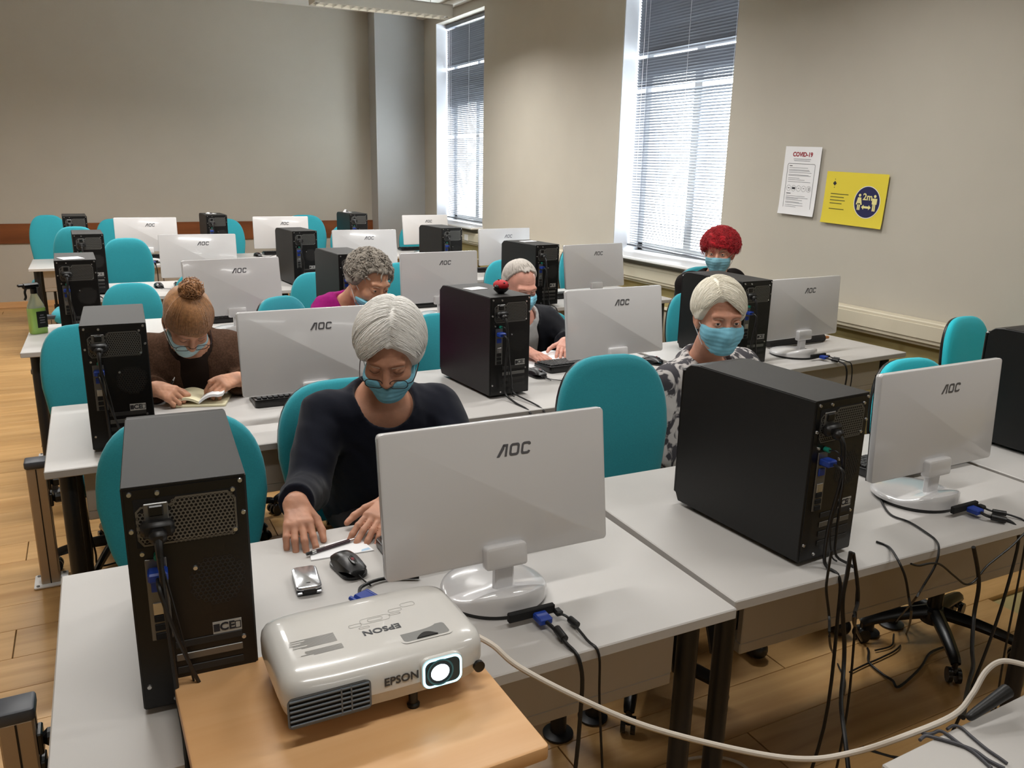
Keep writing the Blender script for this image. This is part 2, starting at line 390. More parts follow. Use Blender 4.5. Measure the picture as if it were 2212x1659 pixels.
for t, ((x, y), lb) in zip(LT, LAMPS):
    t.location = (x, y, 2.93); tag(t, 'white louvred ceiling lamp hanging ' + lb, 'lamp', 'suspended ceiling lamps')
    ld = bpy.data.lights.new('lamp_light', 'AREA'); ld.shape = 'RECTANGLE'; ld.size = 1.15; ld.size_y = .16; ld.color = (1, .985, .955); ld.spread = math.radians(160)
    ld.energy = LAMP_POWER * (1.75 if y > 7 else 1.2 if y > 5 else .9 if y > 2 else .48 if y > 0 else .2)
    lo = link('lamp_light', ld, t); lo.location = (0, 0, -.004)

# posters
def poster(name, y, z, w, h, m, label, rx=0.0, roty=0.0):
    t = thing(name, (XW - .004, y, z), 0, label, 'poster', 'posters on the window wall')
    t.rotation_euler = (rx, 0, 0)
    s = MB(); n = 9; vs = []; fs = []
    for i in range(n):
        for j in range(n):
            u = i / (n - 1) - .5; v = j / (n - 1) - .5
            b = .010 + .02 * max(0, abs(u) * 2 - .75) * max(0, -v + .1) + .02 * max(0, -v * 2 - .8)
            vs.append((-b, -u * w, v * h))
    for i in range(n - 1):
        for j in range(n - 1): a = i * n + j; fs.append((a, a + n, a + n + 1, a + 1))
    s.add(vs, fs); s.build('sheet', m, t)
    return t
def on_wall(mb): # (x right, y up) lettering -> poster local frame, reading along -Y
    mb.xf(Matrix(((0, 0, -1, 0), (-1, 0, 0, 0), (0, 1, 0, 0), (0, 0, 0, 1)))); return mb
M_ink = mat('black_ink', srgb(40, 40, 46), .8); M_inkgrey = mat('grey_ink', srgb(130, 130, 136), .8); M_inkred = mat('red_ink', srgb(150, 20, 40), .8)
M_yel = mat('yellow_paper', srgb(226, 206, 62), .8); M_navy = mat('navy_ink', srgb(28, 28, 78), .7)
OFF = .0108
def pput(mb, t, x, y, name, m, z=OFF):
    mb.xf(Matrix.Translation((x, y, z))); return on_wall(mb).build(name, m, t, smooth=False)
p1 = poster('notice_poster', 3.80, 1.586, .292, .41, M_paper, 'white printed notice with red heading COVID-19 taped to the wall', rx=.03)
pput(text_mb('COVID-19', .036, bold=.0012), p1, .0, .158, 'heading', M_inkred)
ln = MB(); rr = random.Random(5)
def line(mb, x0, x1, y, h=.0028): mb.add([(x0, y, 0), (x1, y, 0), (x1, y + h, 0), (x0, y + h, 0)], [(0, 1, 2, 3)])
line(ln, -.07, .07, .130); line(ln, -.065, .065, .120)
for y in [.078, .066, .060, .050, .036, .031, .016, .006, -.006, -.092, -.102, -.108, -.116, -.128, -.134, -.148, -.158, -.168]: line(ln, -.096, -.096 + rr.uniform(.09, .19), y, .0022)
line(ln, -.075, -.03, -.192); 
pput(ln, p1, 0, 0, 'text_lines', M_inkgrey)
hd = MB(); line(hd, -.096, -.072, .088, .004); line(hd, -.096, -.060, -.078, .004); line(hd, -.09, -.082, -.197, .01); line(hd, .0, .006, -.197, .01); line(hd, .04, .048, -.195, .006); pput(hd, p1, 0, 0, 'subheading', M_ink)
def frame2d(mb, outer, inner): n = len(outer); mb.add([(x, y, 0) for x, y in outer + inner], [(i, (i + 1) % n, n + (i + 1) % n, n + i) for i in range(n)])
bx = MB(); frame2d(bx, rrect(.224, .285, .012, 4, 0, -.038), rrect(.2195, .2805, .010, 4, 0, -.038)); pput(bx, p1, 0, 0, 'border', M_ink)
ic = MB()
for k in range(5): frame2d(ic, circle(.018, 20, -.082 + k * .041, -.044), circle(.0168, 20, -.082 + k * .041, -.044))
line(ic, -.054, -.028, -.05, .012); line(ic, .078, .081, -.054, .02); line(ic, .087, .09, -.054, .02); line(ic, -.088, -.074, -.046, .004); line(ic, -.006, .006, -.044, .003); line(ic, .035, .047, -.044, .003)
pput(ic, p1, 0, 0, 'pictogram_row', M_ink)
p2_ = poster('distance_poster', 3.375, 1.495, .435, .297, M_yel, 'yellow 2m distancing poster with a dark blue disc on the wall', rx=.03)
ds = MB(); ds.add([(x, y, 0) for x, y in circle(.086, 40, .095, -.01)], [tuple(range(40))]); pput(ds, p2_, 0, 0, 'disc', M_navy)
rg = MB(); frame2d(rg, circle(.09, 40, .095, -.01), circle(.0865, 40, .095, -.01)); pput(rg, p2_, 0, 0, 'disc_rim', M_paper)
M_cream = mat('cream_ink', srgb(232, 222, 150), .8)
pput(text_mb('2m', .052, bold=.0012), p2_, .098, .018, 'lettering', M_cream, OFF + .001)
for sx, sk in ((-1, True), (1, False)):
    fg = MB(); cx = .095 + sx * .052; fg.add([(x, y, 0) for x, y in circle(.0085, 14, cx, .026)], [tuple(range(14))])
    if sk: fg.add([(cx - .011, .014, 0), (cx + .011, .014, 0), (cx + .021, -.026, 0), (cx - .021, -.026, 0)], [(0, 1, 2, 3)])
    else: fg.add([(cx - .017, .014, 0), (cx + .017, .014, 0), (cx + .016, -.018, 0), (cx - .016, -.018, 0)], [(0, 1, 2, 3)])
    for q in (-1, 1): fg.add([(cx + q * .0055 - .0042, -.018, 0), (cx + q * .0055 + .0042, -.018, 0), (cx + q * .0055 + .0042, -.056, 0), (cx + q * .0055 - .0042, -.056, 0)], [(0, 1, 2, 3)])
    pput(fg, p2_, 0, 0, 'pictogram', M_cream, OFF + .001)
ar = MB().add([(.062, -.038, 0), (.078, -.024, 0), (.078, -.032, 0), (.112, -.032, 0), (.112, -.024, 0), (.128, -.038, 0), (.112, -.052, 0), (.112, -.044, 0), (.078, -.044, 0), (.078, -.052, 0)], [tuple(range(10))]); pput(ar, p2_, 0, 0, 'arrow', M_cream, OFF + .001)
yl = MB()
for y, w in ((.02, .13), (.002, .10), (-.016, .11), (-.034, .09), (-.066, .11)): line(yl, -.17, -.17 + w, y, .0045)
pput(yl, p2_, 0, 0, 'text_lines', mat('olive_ink', srgb(96, 92, 40), .8))
em = MB().add([(-.15, .096, 0), (-.136, .082, 0), (-.15, .068, 0), (-.164, .082, 0)], [(0, 1, 2, 3)]); line(em, -.152, -.148, .056, .006); line(em, -.152, -.148, .102, .006); pput(em, p2_, 0, 0, 'emblem', M_ink)
# ------------------------------------------------------------------ desks
ZD = .74
ROWN = dict(A='front row', B='second row', C='third row', D='fourth row', E='back row')
COLN = {1: 'left', 2: 'middle', 3: 'window-side'}
DESKS = {'A1': (-.452, 1.155, -.01), 'A2': (.852, 1.165, -.025), 'A3': (2.165, 1.135, -.02), 'B1': (-.505, 2.609, 0), 'B2': (.80, 2.60, 0), 'B3': (2.15, 2.685, .05),
         'C1': (-.665, 4.37, -.02), 'C2': (.73, 4.36, 0), 'C3': (2.10, 4.60, .02), 'D1': (-.45, 5.96, 0), 'D2': (.86, 5.95, 0), 'D3': (2.17, 6.0, 0),
         'E1': (-.80, 7.78, 0), 'E2': (.50, 7.80, 0), 'E3': (1.80, 7.85, 0)}
DW, DD = 1.288, .735
def make_desk():
    t = link('computer_desk', None)
    MB().box((DW / 2, DD / 2, ZD - .0125), (DW, DD, .025), b=.0025).build('tabletop', M_desk, t, smooth=False)
    MB().box((DW / 2, .085, ZD - .025 - .075), (DW - .20, .018, .15), b=.002).build('modesty_panel', M_apron, t, smooth=False)
    MB().box((DW / 2, .105, ZD - .025 - .165), (DW - .20, .055, .03), b=.003).build('cable_tray', M_apron, t, smooth=False)
    for sx in (0, 1):
        x = .055 if sx == 0 else DW - .055
        for y in (.085, DD - .11):
            lg = MB(); lg.cyl((x, y, .012), (x, y, ZD - .03), .024, n=20); lg.lathe([(.046, 0), (.046, .006), (.026, .014)], (x, y, 0), 24)
            lg.build('leg', M_leg, t)
        MB().box((x, DD / 2, ZD - .045), (.03, DD - .16, .04), b=.004).build('side_rail', M_leg, t, smooth=False)
        g = MB().tube([(x, .10, ZD - .20), (x, .15, ZD - .10), (x, .26, ZD - .055)], .012, n=8, smooth=5, flat=1.6); g.build('gusset', M_leg, t)
    return t
desk0 = make_desk(); _first = True
for k, (x, y, rz) in DESKS.items():
    t = desk0 if _first else copy_tree(desk0); _first = False
    t.location = (x, y, 0); t.rotation_euler = (0, 0, rz)
    tag(t, 'light grey computer desk, %s desk of the %s' % (COLN[int(k[1])], ROWN[k[0]]), 'desk', 'computer desks in rows')

# ------------------------------------------------------------------ computer towers (origin: rear bottom left corner, depth +Y)
TW_, TH_, TD_ = .186, .406, .43
def hexweb(w, h, cell, ratio, clip=None):
    """perforated sheet: hexagonal web of real bars"""
    mb = MB(); dx = cell; dy = cell * .866; R = cell / math.sqrt(3)
    ny = int(h / dy) + 1; nx = int(w / dx) + 1
    for j in range(ny):
        for i in range(nx):
            cx = (i + .5 + (.5 if j % 2 else 0)) * dx; cy = (j + .5) * dy
            if cx > w - dx * .3 or cy > h - dy * .3: continue
            if clip and not clip(cx, cy): continue
            o = [(cx + R * math.cos(math.radians(60 * q + 30)), cy + R * math.sin(math.radians(60 * q + 30)), 0) for q in range(6)]
            n = [(cx + R * ratio * math.cos(math.radians(60 * q + 30)), cy + R * ratio * math.sin(math.radians(60 * q + 30)), 0) for q in range(6)]
            mb.add(o + n, [(q, (q + 1) % 6, 6 + (q + 1) % 6, 6 + q) for q in range(6)])
    return mb
XZ = Matrix(((1, 0, 0, 0), (0, 0, -1, 0), (0, 1, 0, 0), (0, 0, 0, 1)))       # (x, y, out) -> (x, -out, y): drawing on a face that looks to -Y
M_rear = mat('black_rear_panel', srgb(13, 13, 14), .35, spec=.45)
M_dark = mat('dark_void', srgb(4, 4, 5), .8)
def make_tower():
    t = link('computer_tower', None)
    # case: slightly rounded top front, folded sheet
    prof = [(0.0, 0.012), (0.0, TH_), (TD_ - .05, TH_), (TD_ - .022, TH_ - .004), (TD_ - .006, TH_ - .016), (TD_, TH_ - .035), (TD_, .035), (TD_ - .012, .012)]
    mb = MB(); R0 = [(0.004, y, z) for y, z in prof]; cy = TD_ / 2; cz = TH_ / 2
    def ins(x, d): return [(x, y + (d if y < cy else -d), z + (d if z < cz else -d)) for y, z in prof]
    mb.rings([ins(0, .004), [(.0, y, z) for y, z in prof][:0] or ins(0, .002), [(.003, y, z) for y, z in prof], [(TW_ - .003, y, z) for y, z in prof], ins(TW_, .002), ins(TW_, .004)])
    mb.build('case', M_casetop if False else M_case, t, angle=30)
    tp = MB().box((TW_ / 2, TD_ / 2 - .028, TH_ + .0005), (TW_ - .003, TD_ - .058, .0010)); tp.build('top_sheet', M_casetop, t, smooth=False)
    fp = MB().box((TW_ / 2, TD_ + .006, TH_ / 2 + .005), (TW_ - .006, .014, TH_ - .05), b=.005); fp.build('front_bezel', M_blackgloss, t, smooth=False)
    for x in (.03, TW_ - .03):
        for y in (.05, TD_ - .06): MB().cyl((x, y, 0), (x, y, .013), .012, .014, n=12).build('foot', M_blackgloss, t)
    MB().box((TW_ / 2, -.001, TH_ / 2 + .006), (TW_ - .008, .002, TH_ - .02)).build('rear_panel', M_rear, t, smooth=False)
    # power supply: perforated grey plate with cut corners
    W, Hh = .150, .078; x0, z0 = .018, TH_ - .100
    MB().box((x0 + W / 2, -.0022, z0 + Hh / 2), (W + .004, .001, Hh + .004)).build('grille_backing', M_dark, t, smooth=False)
    def clip(x, y): return not ((x < .052 and y > .060) or (x < .052 and y < .006) or (x > .014 and x < .046 and y > .022 and y < .070))
    g = hexweb(W, Hh, .0066, .66, clip)
    P = [(0, .012), (.008, 0.0), (W - .010, 0), (W, .010), (W, Hh - .014), (W - .012, Hh), (.060, Hh), (.052, Hh - .010), (.008, Hh - .010), (0, Hh - .018)]
    frame2d(g, P, inset(P, .0032))
    g.xf(XZ); g.xf(Matrix.Translation((x0, -.0035, z0))); g.build('power_supply_grille', M_grille, t, smooth=False)
    sp = MB().box((x0 + .030, -.0034, z0 + .045), (.036, .003, .054), b=.002); sp.build('socket_plate', M_grille, t, smooth=False)
    MB().box((x0 + .030, -.006, z0 + .060), (.022, .006, .018), b=.002).build('power_switch', M_blackgloss, t, smooth=False)
    pg = MB(); pg.box((x0 + .030, -.014, z0 + .033), (.050, .022, .026), b=.006); pg.box((x0 + .030, -.030, z0 + .026), (.026, .022, .022), b=.006)
    pg.tube([(x0 + .03, -.036, z0 + .022), (x0 + .03, -.046, z0 + .008), (x0 + .03, -.05, z0 - .02)], .007, n=8, smooth=4, taper=lambda q: 1 - .35 * q); pg.build('power_plug', M_cable, t)
    for (x, z) in ((.012, TH_ - .010), (.052, TH_ - .012), (TW_ - .010, TH_ - .008), (TW_ - .022, TH_ - .022), (TW_ - .008, TH_ - .064), (.010, TH_ - .072), (.022, TH_ - .112), (TW_ - .022, TH_ - .092), (.098, TH_ - .150), (.165, .115), (.012, .055), (.05, .025)):
        s = MB(); s.cyl((0, 0, 0), (0, -.0035, 0), .0042, .0034, n=10); o = s.build('screw', M_silver, t); o.location = (x, -.002, z)
    io = MB().box((.040, -.003, TH_ - .195), (.032, .003, .145), b=.001); iop = io.build('io_shield', M_grille, t, smooth=False)
    for k, (z, h, m) in enumerate(((.260, .016, M_dark), (.235, .018, M_blue), (.196, .022, M_silver), (.178, .012, M_dark), (.162, .012, M_dark), (.146, .012, M_dark))):
        MB().box((.040, -.005, z), (.020, .004, h), b=.001).build('port', m, iop, smooth=False)
    vg = MB(); vg.box((.042, -.018, .262), (.03, .028, .016), b=.003); vg.build('video_plug', M_blue, t, smooth=False)
    MB().cyl((.044, -.003, .290), (.044, -.016, .290), .006, n=12).build('audio_plug', mat('green_plug', srgb(30, 140, 120), .4), t)
    fw = hexweb(.088, .088, .0075, .70, lambda x, y: (x - .044) ** 2 + (y - .044) ** 2 < .043 ** 2); fw.xf(XZ); fw.xf(Matrix.Translation((.088, -.0026, .185))); fw.build('fan_grille', M_casetop, t, smooth=False)
    for k in range(4): MB().box((.110, -.003, .050 + .024 * k), (.105, .002, .013), b=.001).build('slot_cover', M_casetop if k != 2 else M_grille, t, smooth=False)
    st = MB().box((.140, -.0026, .140), (.046, .0008, .022)).build('sticker', mat('sticker_grey', srgb(176, 176, 172), .6), t, smooth=False)
    tx = text_mb('CE', .020, bold=.0006); tx.xf(XZ); tx.xf(Matrix.Translation((.140, -.0033, .140))); tx.build('lettering', M_ink, st, smooth=False)
    mk = MB(); mk.add([(.118, .133, 0), (.128, .133, 0), (.118, .147, 0), (.128, .147, 0)], [(0, 1, 3, 2)]); frame2d(mk, rrect(.010, .014, .001, 1, .157, .140), rrect(.007, .011, .001, 1, .157, .140)); mk.xf(XZ); mk.xf(Matrix.Translation((0, -.0033, 0))); mk.build('recycling_mark', M_ink, st, smooth=False)
    return t
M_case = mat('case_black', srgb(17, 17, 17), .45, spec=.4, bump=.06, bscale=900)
TOWERS = {'A1': (-.311, 1.298, -.059), 'A2': (1.09, 1.224, .058), 'A3': (2.39, 1.25, .0), 'B1': (-.372, 2.725, -.035), 'B2': (1.037, 2.797, .082), 'B3': (2.341, 2.83, .01), 'C1': (-.486, 4.56, .022), 'C2': (.899, 4.463, .065), 'C3': (2.256, 4.664, .08),
          'D1': (-.421, 6.13, .03), 'D2': (1.002, 6.083, .092), 'D3': (2.208, 6.157, .074), 'E1': (-.519, 8.05, .037), 'E2': (.649, 8.05, .03), 'E3': (2.011, 8.10, .037)}
def along(x, y, z, ynew):
    k = (ynew - CAM_POS[1]) / (y - CAM_POS[1]); return CAM_POS[0] + (x - CAM_POS[0]) * k
tower0 = make_tower(); _first = True; TOWER_OBJ = {}
for k, (x, y, rz) in TOWERS.items():
    if k == 'E1': x = along(-.519, 8.32, 0, 8.05)
    t = tower0 if _first else copy_tree(tower0); _first = False
    t.location = (x, y, ZD + .0003); t.rotation_euler = (0, 0, rz); TOWER_OBJ[k] = t
    tag(t, 'black computer tower, rear side out, on the %s desk of the %s' % (COLN[int(k[1])], ROWN[k[0]]), 'computer', 'computer towers on the desks')
rc = random.Random(11)
for k, t in TOWER_OBJ.items():      # each tower's own cables hang over the desk edge
    x, y, rz = t.location.x, t.location.y, t.rotation_euler.z
    yn = DESKS[k][1] - y            # the desk edge as seen from the tower (negative)
    a = rc.uniform(-.01, .01)
    MB().tube([(.048, -.05, .306), (.050 + a, -.052, .24), (.052, -.035, .12), (.055 + a, -.03, .03), (.058, min(-.04, yn * .5), .006), (.062 + 2 * a, yn - .012, -.01), (.064 + 2 * a, yn - .02, -.10), *([(.06, yn - .01 + a, -.34)] if k[0] != 'A' else [(.06, yn - .03 + a, -.40), (.05, yn + .02, -.70), (.09, yn + .10, -.735), (.16, yn + .16, -.736)])], .0042, n=7, smooth=5).build('power_cord', M_cable, t)
    MB().tube([(.042, -.034, .262), (.044, -.06, .25), (.06, -.05, .17), (.085 + 3 * a, -.03, .08), (.10, -.03, .02), (.12 + 3 * a, yn - .008, -.004), (.125 + 3 * a, yn - .02, -.08), *([(.14, yn - .01, -.30)] if k[0] != 'A' else [(.14, yn - .03, -.38), (.16, yn, -.68), (.20, yn + .07, -.736), (.28, yn + .12, -.737)])], .0034, n=6, smooth=5).build('video_cord', M_cable, t)
    MB().tube([(.044, -.016, .290), (.05, -.04, .285), (.065 + 2 * a, -.045, .2), (.075, -.022, .1), (.09 + 4 * a, -.02, .02), (.10 + 4 * a, -.03, .005)], .002, n=6, smooth=5).build('audio_cord', M_cable, t)

# ------------------------------------------------------------------ monitors (origin: desk below panel centre; back looks to -Y)
MW, MH = .509, .297
def aoc_letters(hh):
    mb = MB(); sh = .18
    def q(pts): mb.add([((x + sh * y) * hh, y * hh, 0) for x, y in pts], [tuple(range(len(pts)))])
    q([(-.10, 0), (.16, 0), (.50, .62), (.50, 1), (.36, 1)]); q([(.36, .80), (.36, 1), (.80, 1), (.80, .80)]); q([(.60, 0), (.80, 0), (.80, .85), (.60, .85)])
    def ring(x0, x1, cut=False):
        o = rrect(x1 - x0, 1, .24, 4, (x0 + x1) / 2, .5); i = rrect(x1 - x0 - .4, .6, .10, 4, (x0 + x1) / 2, .5); n = len(o); fs = []
        for k in range(n):
            mx = (o[k][0] + o[(k + 1) % n][0]) / 2; my = (o[k][1] + o[(k + 1) % n][1]) / 2
            if cut and mx > x1 - .1 and .3 < my < .7: continue
            fs.append((k, (k + 1) % n, n + (k + 1) % n, n + k))
        mb.add([((x + sh * y) * hh, y * hh, 0) for x, y in o + i], fs)
    ring(.98, 1.86); ring(2.02, 2.86, True)
    mb.xf(Matrix.Translation((-1.5 * hh, 0, 0))); return mb
def make_monitor():
    t = link('monitor', None)
    pn = link('panel', None, t)
    mb = MB(); mb.slab(rrect(MW, MH, .010, 4, 0, MH / 2), -.009, .009, .003); mb.xf(XZ); body = mb.mesh('back_cover', M_monitor); 
    pn.data = None
    return t
def make_monitor(tilt):
    t = link('monitor', None)
    ct, st_ = math.cos(tilt), math.sin(tilt); zb = .100
    M = Matrix.Translation((0, 0, zb)) @ Matrix.Rotation(-tilt, 4, 'X')
    mb = MB(); mb.slab(rrect(MW, MH, .010, 4, 0, MH / 2), -.006, .014, .004); mb.xf(XZ); mb.xf(M); pan = mb.build('back_cover', M_monitor, t)
    sc = MB().box((0, .0075, MH / 2), (MW - .006, .004, MH - .006), b=.001); sc.xf(M); sc.build('screen', M_screen, t, smooth=False)
    lg = aoc_letters(.026); lg.xf(XZ); lg.xf(Matrix.Translation((.035, -.0146, MH - .078))); lg.xf(M); lg.build('logo', M_logo, pan, smooth=False)
    hc = MB(); hc.slab(rrect(.096, .05, .008, 3, 0, .012), .006, .034, .006); hc.xf(XZ); hc.xf(M); hc.build('hinge_cover', M_monitor, t)
    nk = MB(); nk.box((0, -.012, .066), (.044, .022, .105), b=.005); nk.build('stand_neck', M_monitor, t, smooth=False)
    # base: round disc cut flat at the back, raised port block
    R, yc, cut = .116, .035, -.105
    base = [(x, y + yc) for x, y in circle(R, 48) if y + yc > cut] 
    poly = []
    for x, y in circle(R, 64): poly.append((x * (1.0 if y + yc > -.02 else 1.0), max(y + yc, cut)))
    poly = [p for i, p in enumerate(poly) if i == 0 or (Vector(p) - Vector(poly[i - 1])).length > 1e-5]
    def hz(x, y): 
        s = max(0.0, min(1.0, (-y + .02) / .10)); return .012 * max(0, 1 - ((x / R) ** 2 + ((y - yc) / R) ** 2)) + .028 * s * s * (3 - 2 * s) * (1 - .35 * (x / R) ** 2)
    R_ = []
    for sc_, dz in ((1.0, 0), (1.0, .006), (.985, .010), (.93, .0115), (.80, .012), (.6, .012), (.35, .012), (.12, .012)):
        ring = []
        for x, y in poly:
            X = x * sc_; Y = -.03 + (y + .03) * sc_; ring.append((X, Y, .010 + dz + (hz(X, Y) if dz > .005 else 0) * min(1, dz / .0115)))
        R_.append(ring)
    bs = MB().rings(R_); bs.build('base', M_monitor, t, angle=50)
    bb = MB().slab([(x * .965, -.02 + (y + .02) * .955) for x, y in poly], 0, .0125, .002); bb.build('base_underside', M_blackgloss, t)
    MB().box((.02, cut - .0005, .022), (.105, .012, .020), b=.002).build('port_bay', M_dark, t, smooth=False)
    MB().box((.035, cut - .022, .018), (.030, .034, .015), b=.003).build('video_plug', M_blue, t, smooth=False)
    MB().box((.075, cut - .014, .018), (.016, .02, .012), b=.003).build('power_plug', M_cable, t, smooth=False)
    return t
MONS = {'A1': (.393, 1.386, -.018, .157), 'A2': (1.727, 1.364, .009, .03), 'B1': (.359, 2.838, .0, .14), 'B2': (1.706, 2.904, .024, .136), 'B3': (2.817, 2.90, .055, .05), 'C1': (.345, 4.50, .13, .09), 'C2': (1.531, 4.53, .072, .08), 'C3': (2.759, 4.72, .105, .10),
        'D1': (.35, 6.09, -.069, .12), 'D2': (1.60, 6.24, -.048, .15), 'D3': (2.769, 6.143, .13, .08), 'E1': (.130, 7.95, -.038, .05), 'E2': (1.30, 7.94, -.06, .06), 'E3': (2.785, 7.99, .059, .12)}
mon_a = make_monitor(.14); mon_b = make_monitor(.05); used = set(); MON_OBJ = {}
for k, (x, y, rz, tl) in MONS.items():
    src = mon_a if tl > .085 else mon_b
    if src.name in used: t = copy_tree(src)
    else: t = src; used.add(src.name)
    t.location = (x, y, ZD + .0003); t.rotation_euler = (0, 0, rz); MON_OBJ[k] = t
    tag(t, 'white-backed flat monitor seen from behind, %s desk of the %s' % (COLN[int(k[1])], ROWN[k[0]]), 'monitor', 'monitors on the desks')
for k, t in MON_OBJ.items():
    yn = DESKS[k][1] - t.location.y; a = rc.uniform(-.02, .02); c = -.105
    yn = min(yn, -.15)
    c1 = MB(); pts = [(.035, c - .038, .018), (.040, c - .06, .014), (.06 + a, yn + .02, .008), (.07 + a, yn - .016, -.012), (.075 + a, yn - .022, -.10), *([(.05, yn - .012, -.30)] if k[0] != 'A' else [(.03, yn - .03, -.35), (-.06, yn - .01, -.66), (-.10, yn + .08, -.736), (-.16, yn + .16, -.736)])]
    c1.tube(pts, .0042, n=7, smooth=5); c1.tube([(.045, c - .062, .0135), (.055 + a * .6, min(yn + .03, c - .09), .0105)], .0085, n=10, smooth=1); c1.build('video_cord', M_cable, t)
    c2 = MB(); c2.tube([(.075, c - .022, .018), (.088, c - .035, .012), (.105 + a, yn + .015, .006), (.115 + a, yn - .014, -.012), (.12 + a, yn - .018, -.12), *([(.10, yn - .012, -.36)] if k[0] != 'A' else [(.12, yn - .03, -.38), (.15, yn - .02, -.68), (.20, yn + .04, -.737), (.27, yn + .10, -.737)])], .0028, n=6, smooth=5)
    c2.tube([(.090, c - .037, .0105), (.102 + a * .5, c - .062, .0095)], .0075, n=10, smooth=1); c2.build('power_cord', M_cable, t)

# ------------------------------------------------------------------ office chairs (front faces -Y)
def pillow(outline, th, bulge, rings=6):
    """padded shape from an XZ outline; front towards -Y"""
    mb = MB(); R = []
    cx = sum(p[0] for p in outline) / len(outline); cz = sum(p[1] for p in outline) / len(outline)
    for s, d in ((.02, bulge), (.35, bulge * .95), (.65, bulge * .78), (.85, bulge * .5), (.95, bulge * .22), (.99, .0), (1.0, -.3 * th), (1.0, -.7 * th), (.985, -th)):
        R.append([(cx + (x - cx) * s, -d + .055 * (((cx + (x - cx) * s) / .2) ** 2) * -1 * .35, cz + (z - cz) * s) for x, z in outline])
    mb.rings(R); return mb
def back_outline(w, h, n=44):
    out = []
    for i in range(n):
        a = 2 * math.pi * i / n; c, s = math.cos(a), math.sin(a)
        e = .62 if s > 0 else .42
        X = math.copysign(abs(c) ** e, c); Z = math.copysign(abs(s) ** (.75 if s > 0 else .42), s)
        k = 1.0 - .17 * max(0, -Z) - .02 * max(0, Z) ** 2
        out.append((X * w / 2 * k, h / 2 + Z * h / 2))
    return out
def make_chair(m_fab):
    t = link('office_chair', None)
    ol = back_outline(.42, .50); z0 = .52
    lean = Matrix.Translation((0, .20, z0)) @ Matrix.Rotation(-.12, 4, 'X')
    pb = pillow(ol, .030, .030); pb.xf(lean); pb.build('backrest', m_fab, t, angle=60)
    sh = MB(); o2 = [(x * .985, .25 + (z - .25) * .985) for x, z in ol]
    R = [[(x * s + 0, y - .02 * (x / .2) ** 2, .25 + (z - .25) * s) for x, z in o2] for s, y in ((1.0, .020), (1.01, .030), (1.0, .042), (.93, .054), (.7, .062), (.3, .066), (.03, .066))]
    sh.rings(R); sh.xf(lean); sh.build('back_shell', M_blackgloss, t, angle=60)
    MB().tube([(0, .30, .80), (0, .315, .60), (0, .28, .45), (0, .16, .405), (0, .02, .40)], .03, n=8, smooth=5, flat=.35).build('back_bar', M_blackgloss, t)
    so = [(x, y) for x, y in rrect(.47, .45, .12, 6)]
    st = MB(); R = []
    for s, z in ((.95, .425), (1.0, .435), (1.0, .455), (.98, .470), (.9, .482), (.7, .488), (.4, .489), (.03, .488)): R.append([(x * s, y * s - .02, z - (.02 * max(0, (-y * s - .12) / .1) ** 2)) for x, y in so])
    st.rings(R); st.build('seat', m_fab, t, angle=60)
    sb = MB().slab([(x * .96, y * .96 - .02) for x, y in so], .405, .43, .006); sb.build('seat_pan', M_blackgloss, t)
    gc = MB(); gc.cyl((0, 0, .10), (0, 0, .27), .027, n=16); gc.cyl((0, 0, .27), (0, 0, .41), .016, n=12); gc.lathe([(.06, .385), (.075, .40), (.07, .41)], (0, 0, 0), 20); gc.build('gas_column', M_blackgloss, t)
    MB().tube([(.05, 0, .392), (.16, .0, .392), (.25, -.01, .388)], .006, n=8, smooth=4).build('height_lever', M_blackgloss, t)
    hub = MB().lathe([(.045, .075), (.05, .09), (.045, .125), (.03, .135)], (0, 0, 0), 20); hub.build('hub', M_blackgloss, t)
    for k in range(5):
        a = 2 * math.pi * k / 5 + .3; c, s = math.cos(a), math.sin(a)
        lg = MB().tube([(c * .03, s * .03, .115), (c * .15, s * .15, .105), (c * .26, s * .26, .085), (c * .29, s * .29, .072)], .027, n=8, smooth=4, taper=lambda q: 1 - .35 * q, flat=.8); L = lg.build('base_arm', M_blackgloss, t)
        cs = MB()
        for q in (-1, 1): cs.cyl((c * .285 - s * q * .022, s * .285 + c * q * .022, .027), (c * .285 - s * q * .008, s * .285 + c * q * .008, .027), .0265, n=18)
        cs.cyl((c * .285, s * .285, .03), (c * .285, s * .285, .085), .010, n=8); cs.box((c * .285, s * .285, .045), (.03, .03, .02), b=.006); cs.build('caster', M_blackgloss, L)
    return t
chair_a = make_chair(M_teal); chair_b = make_chair(M_tealb)
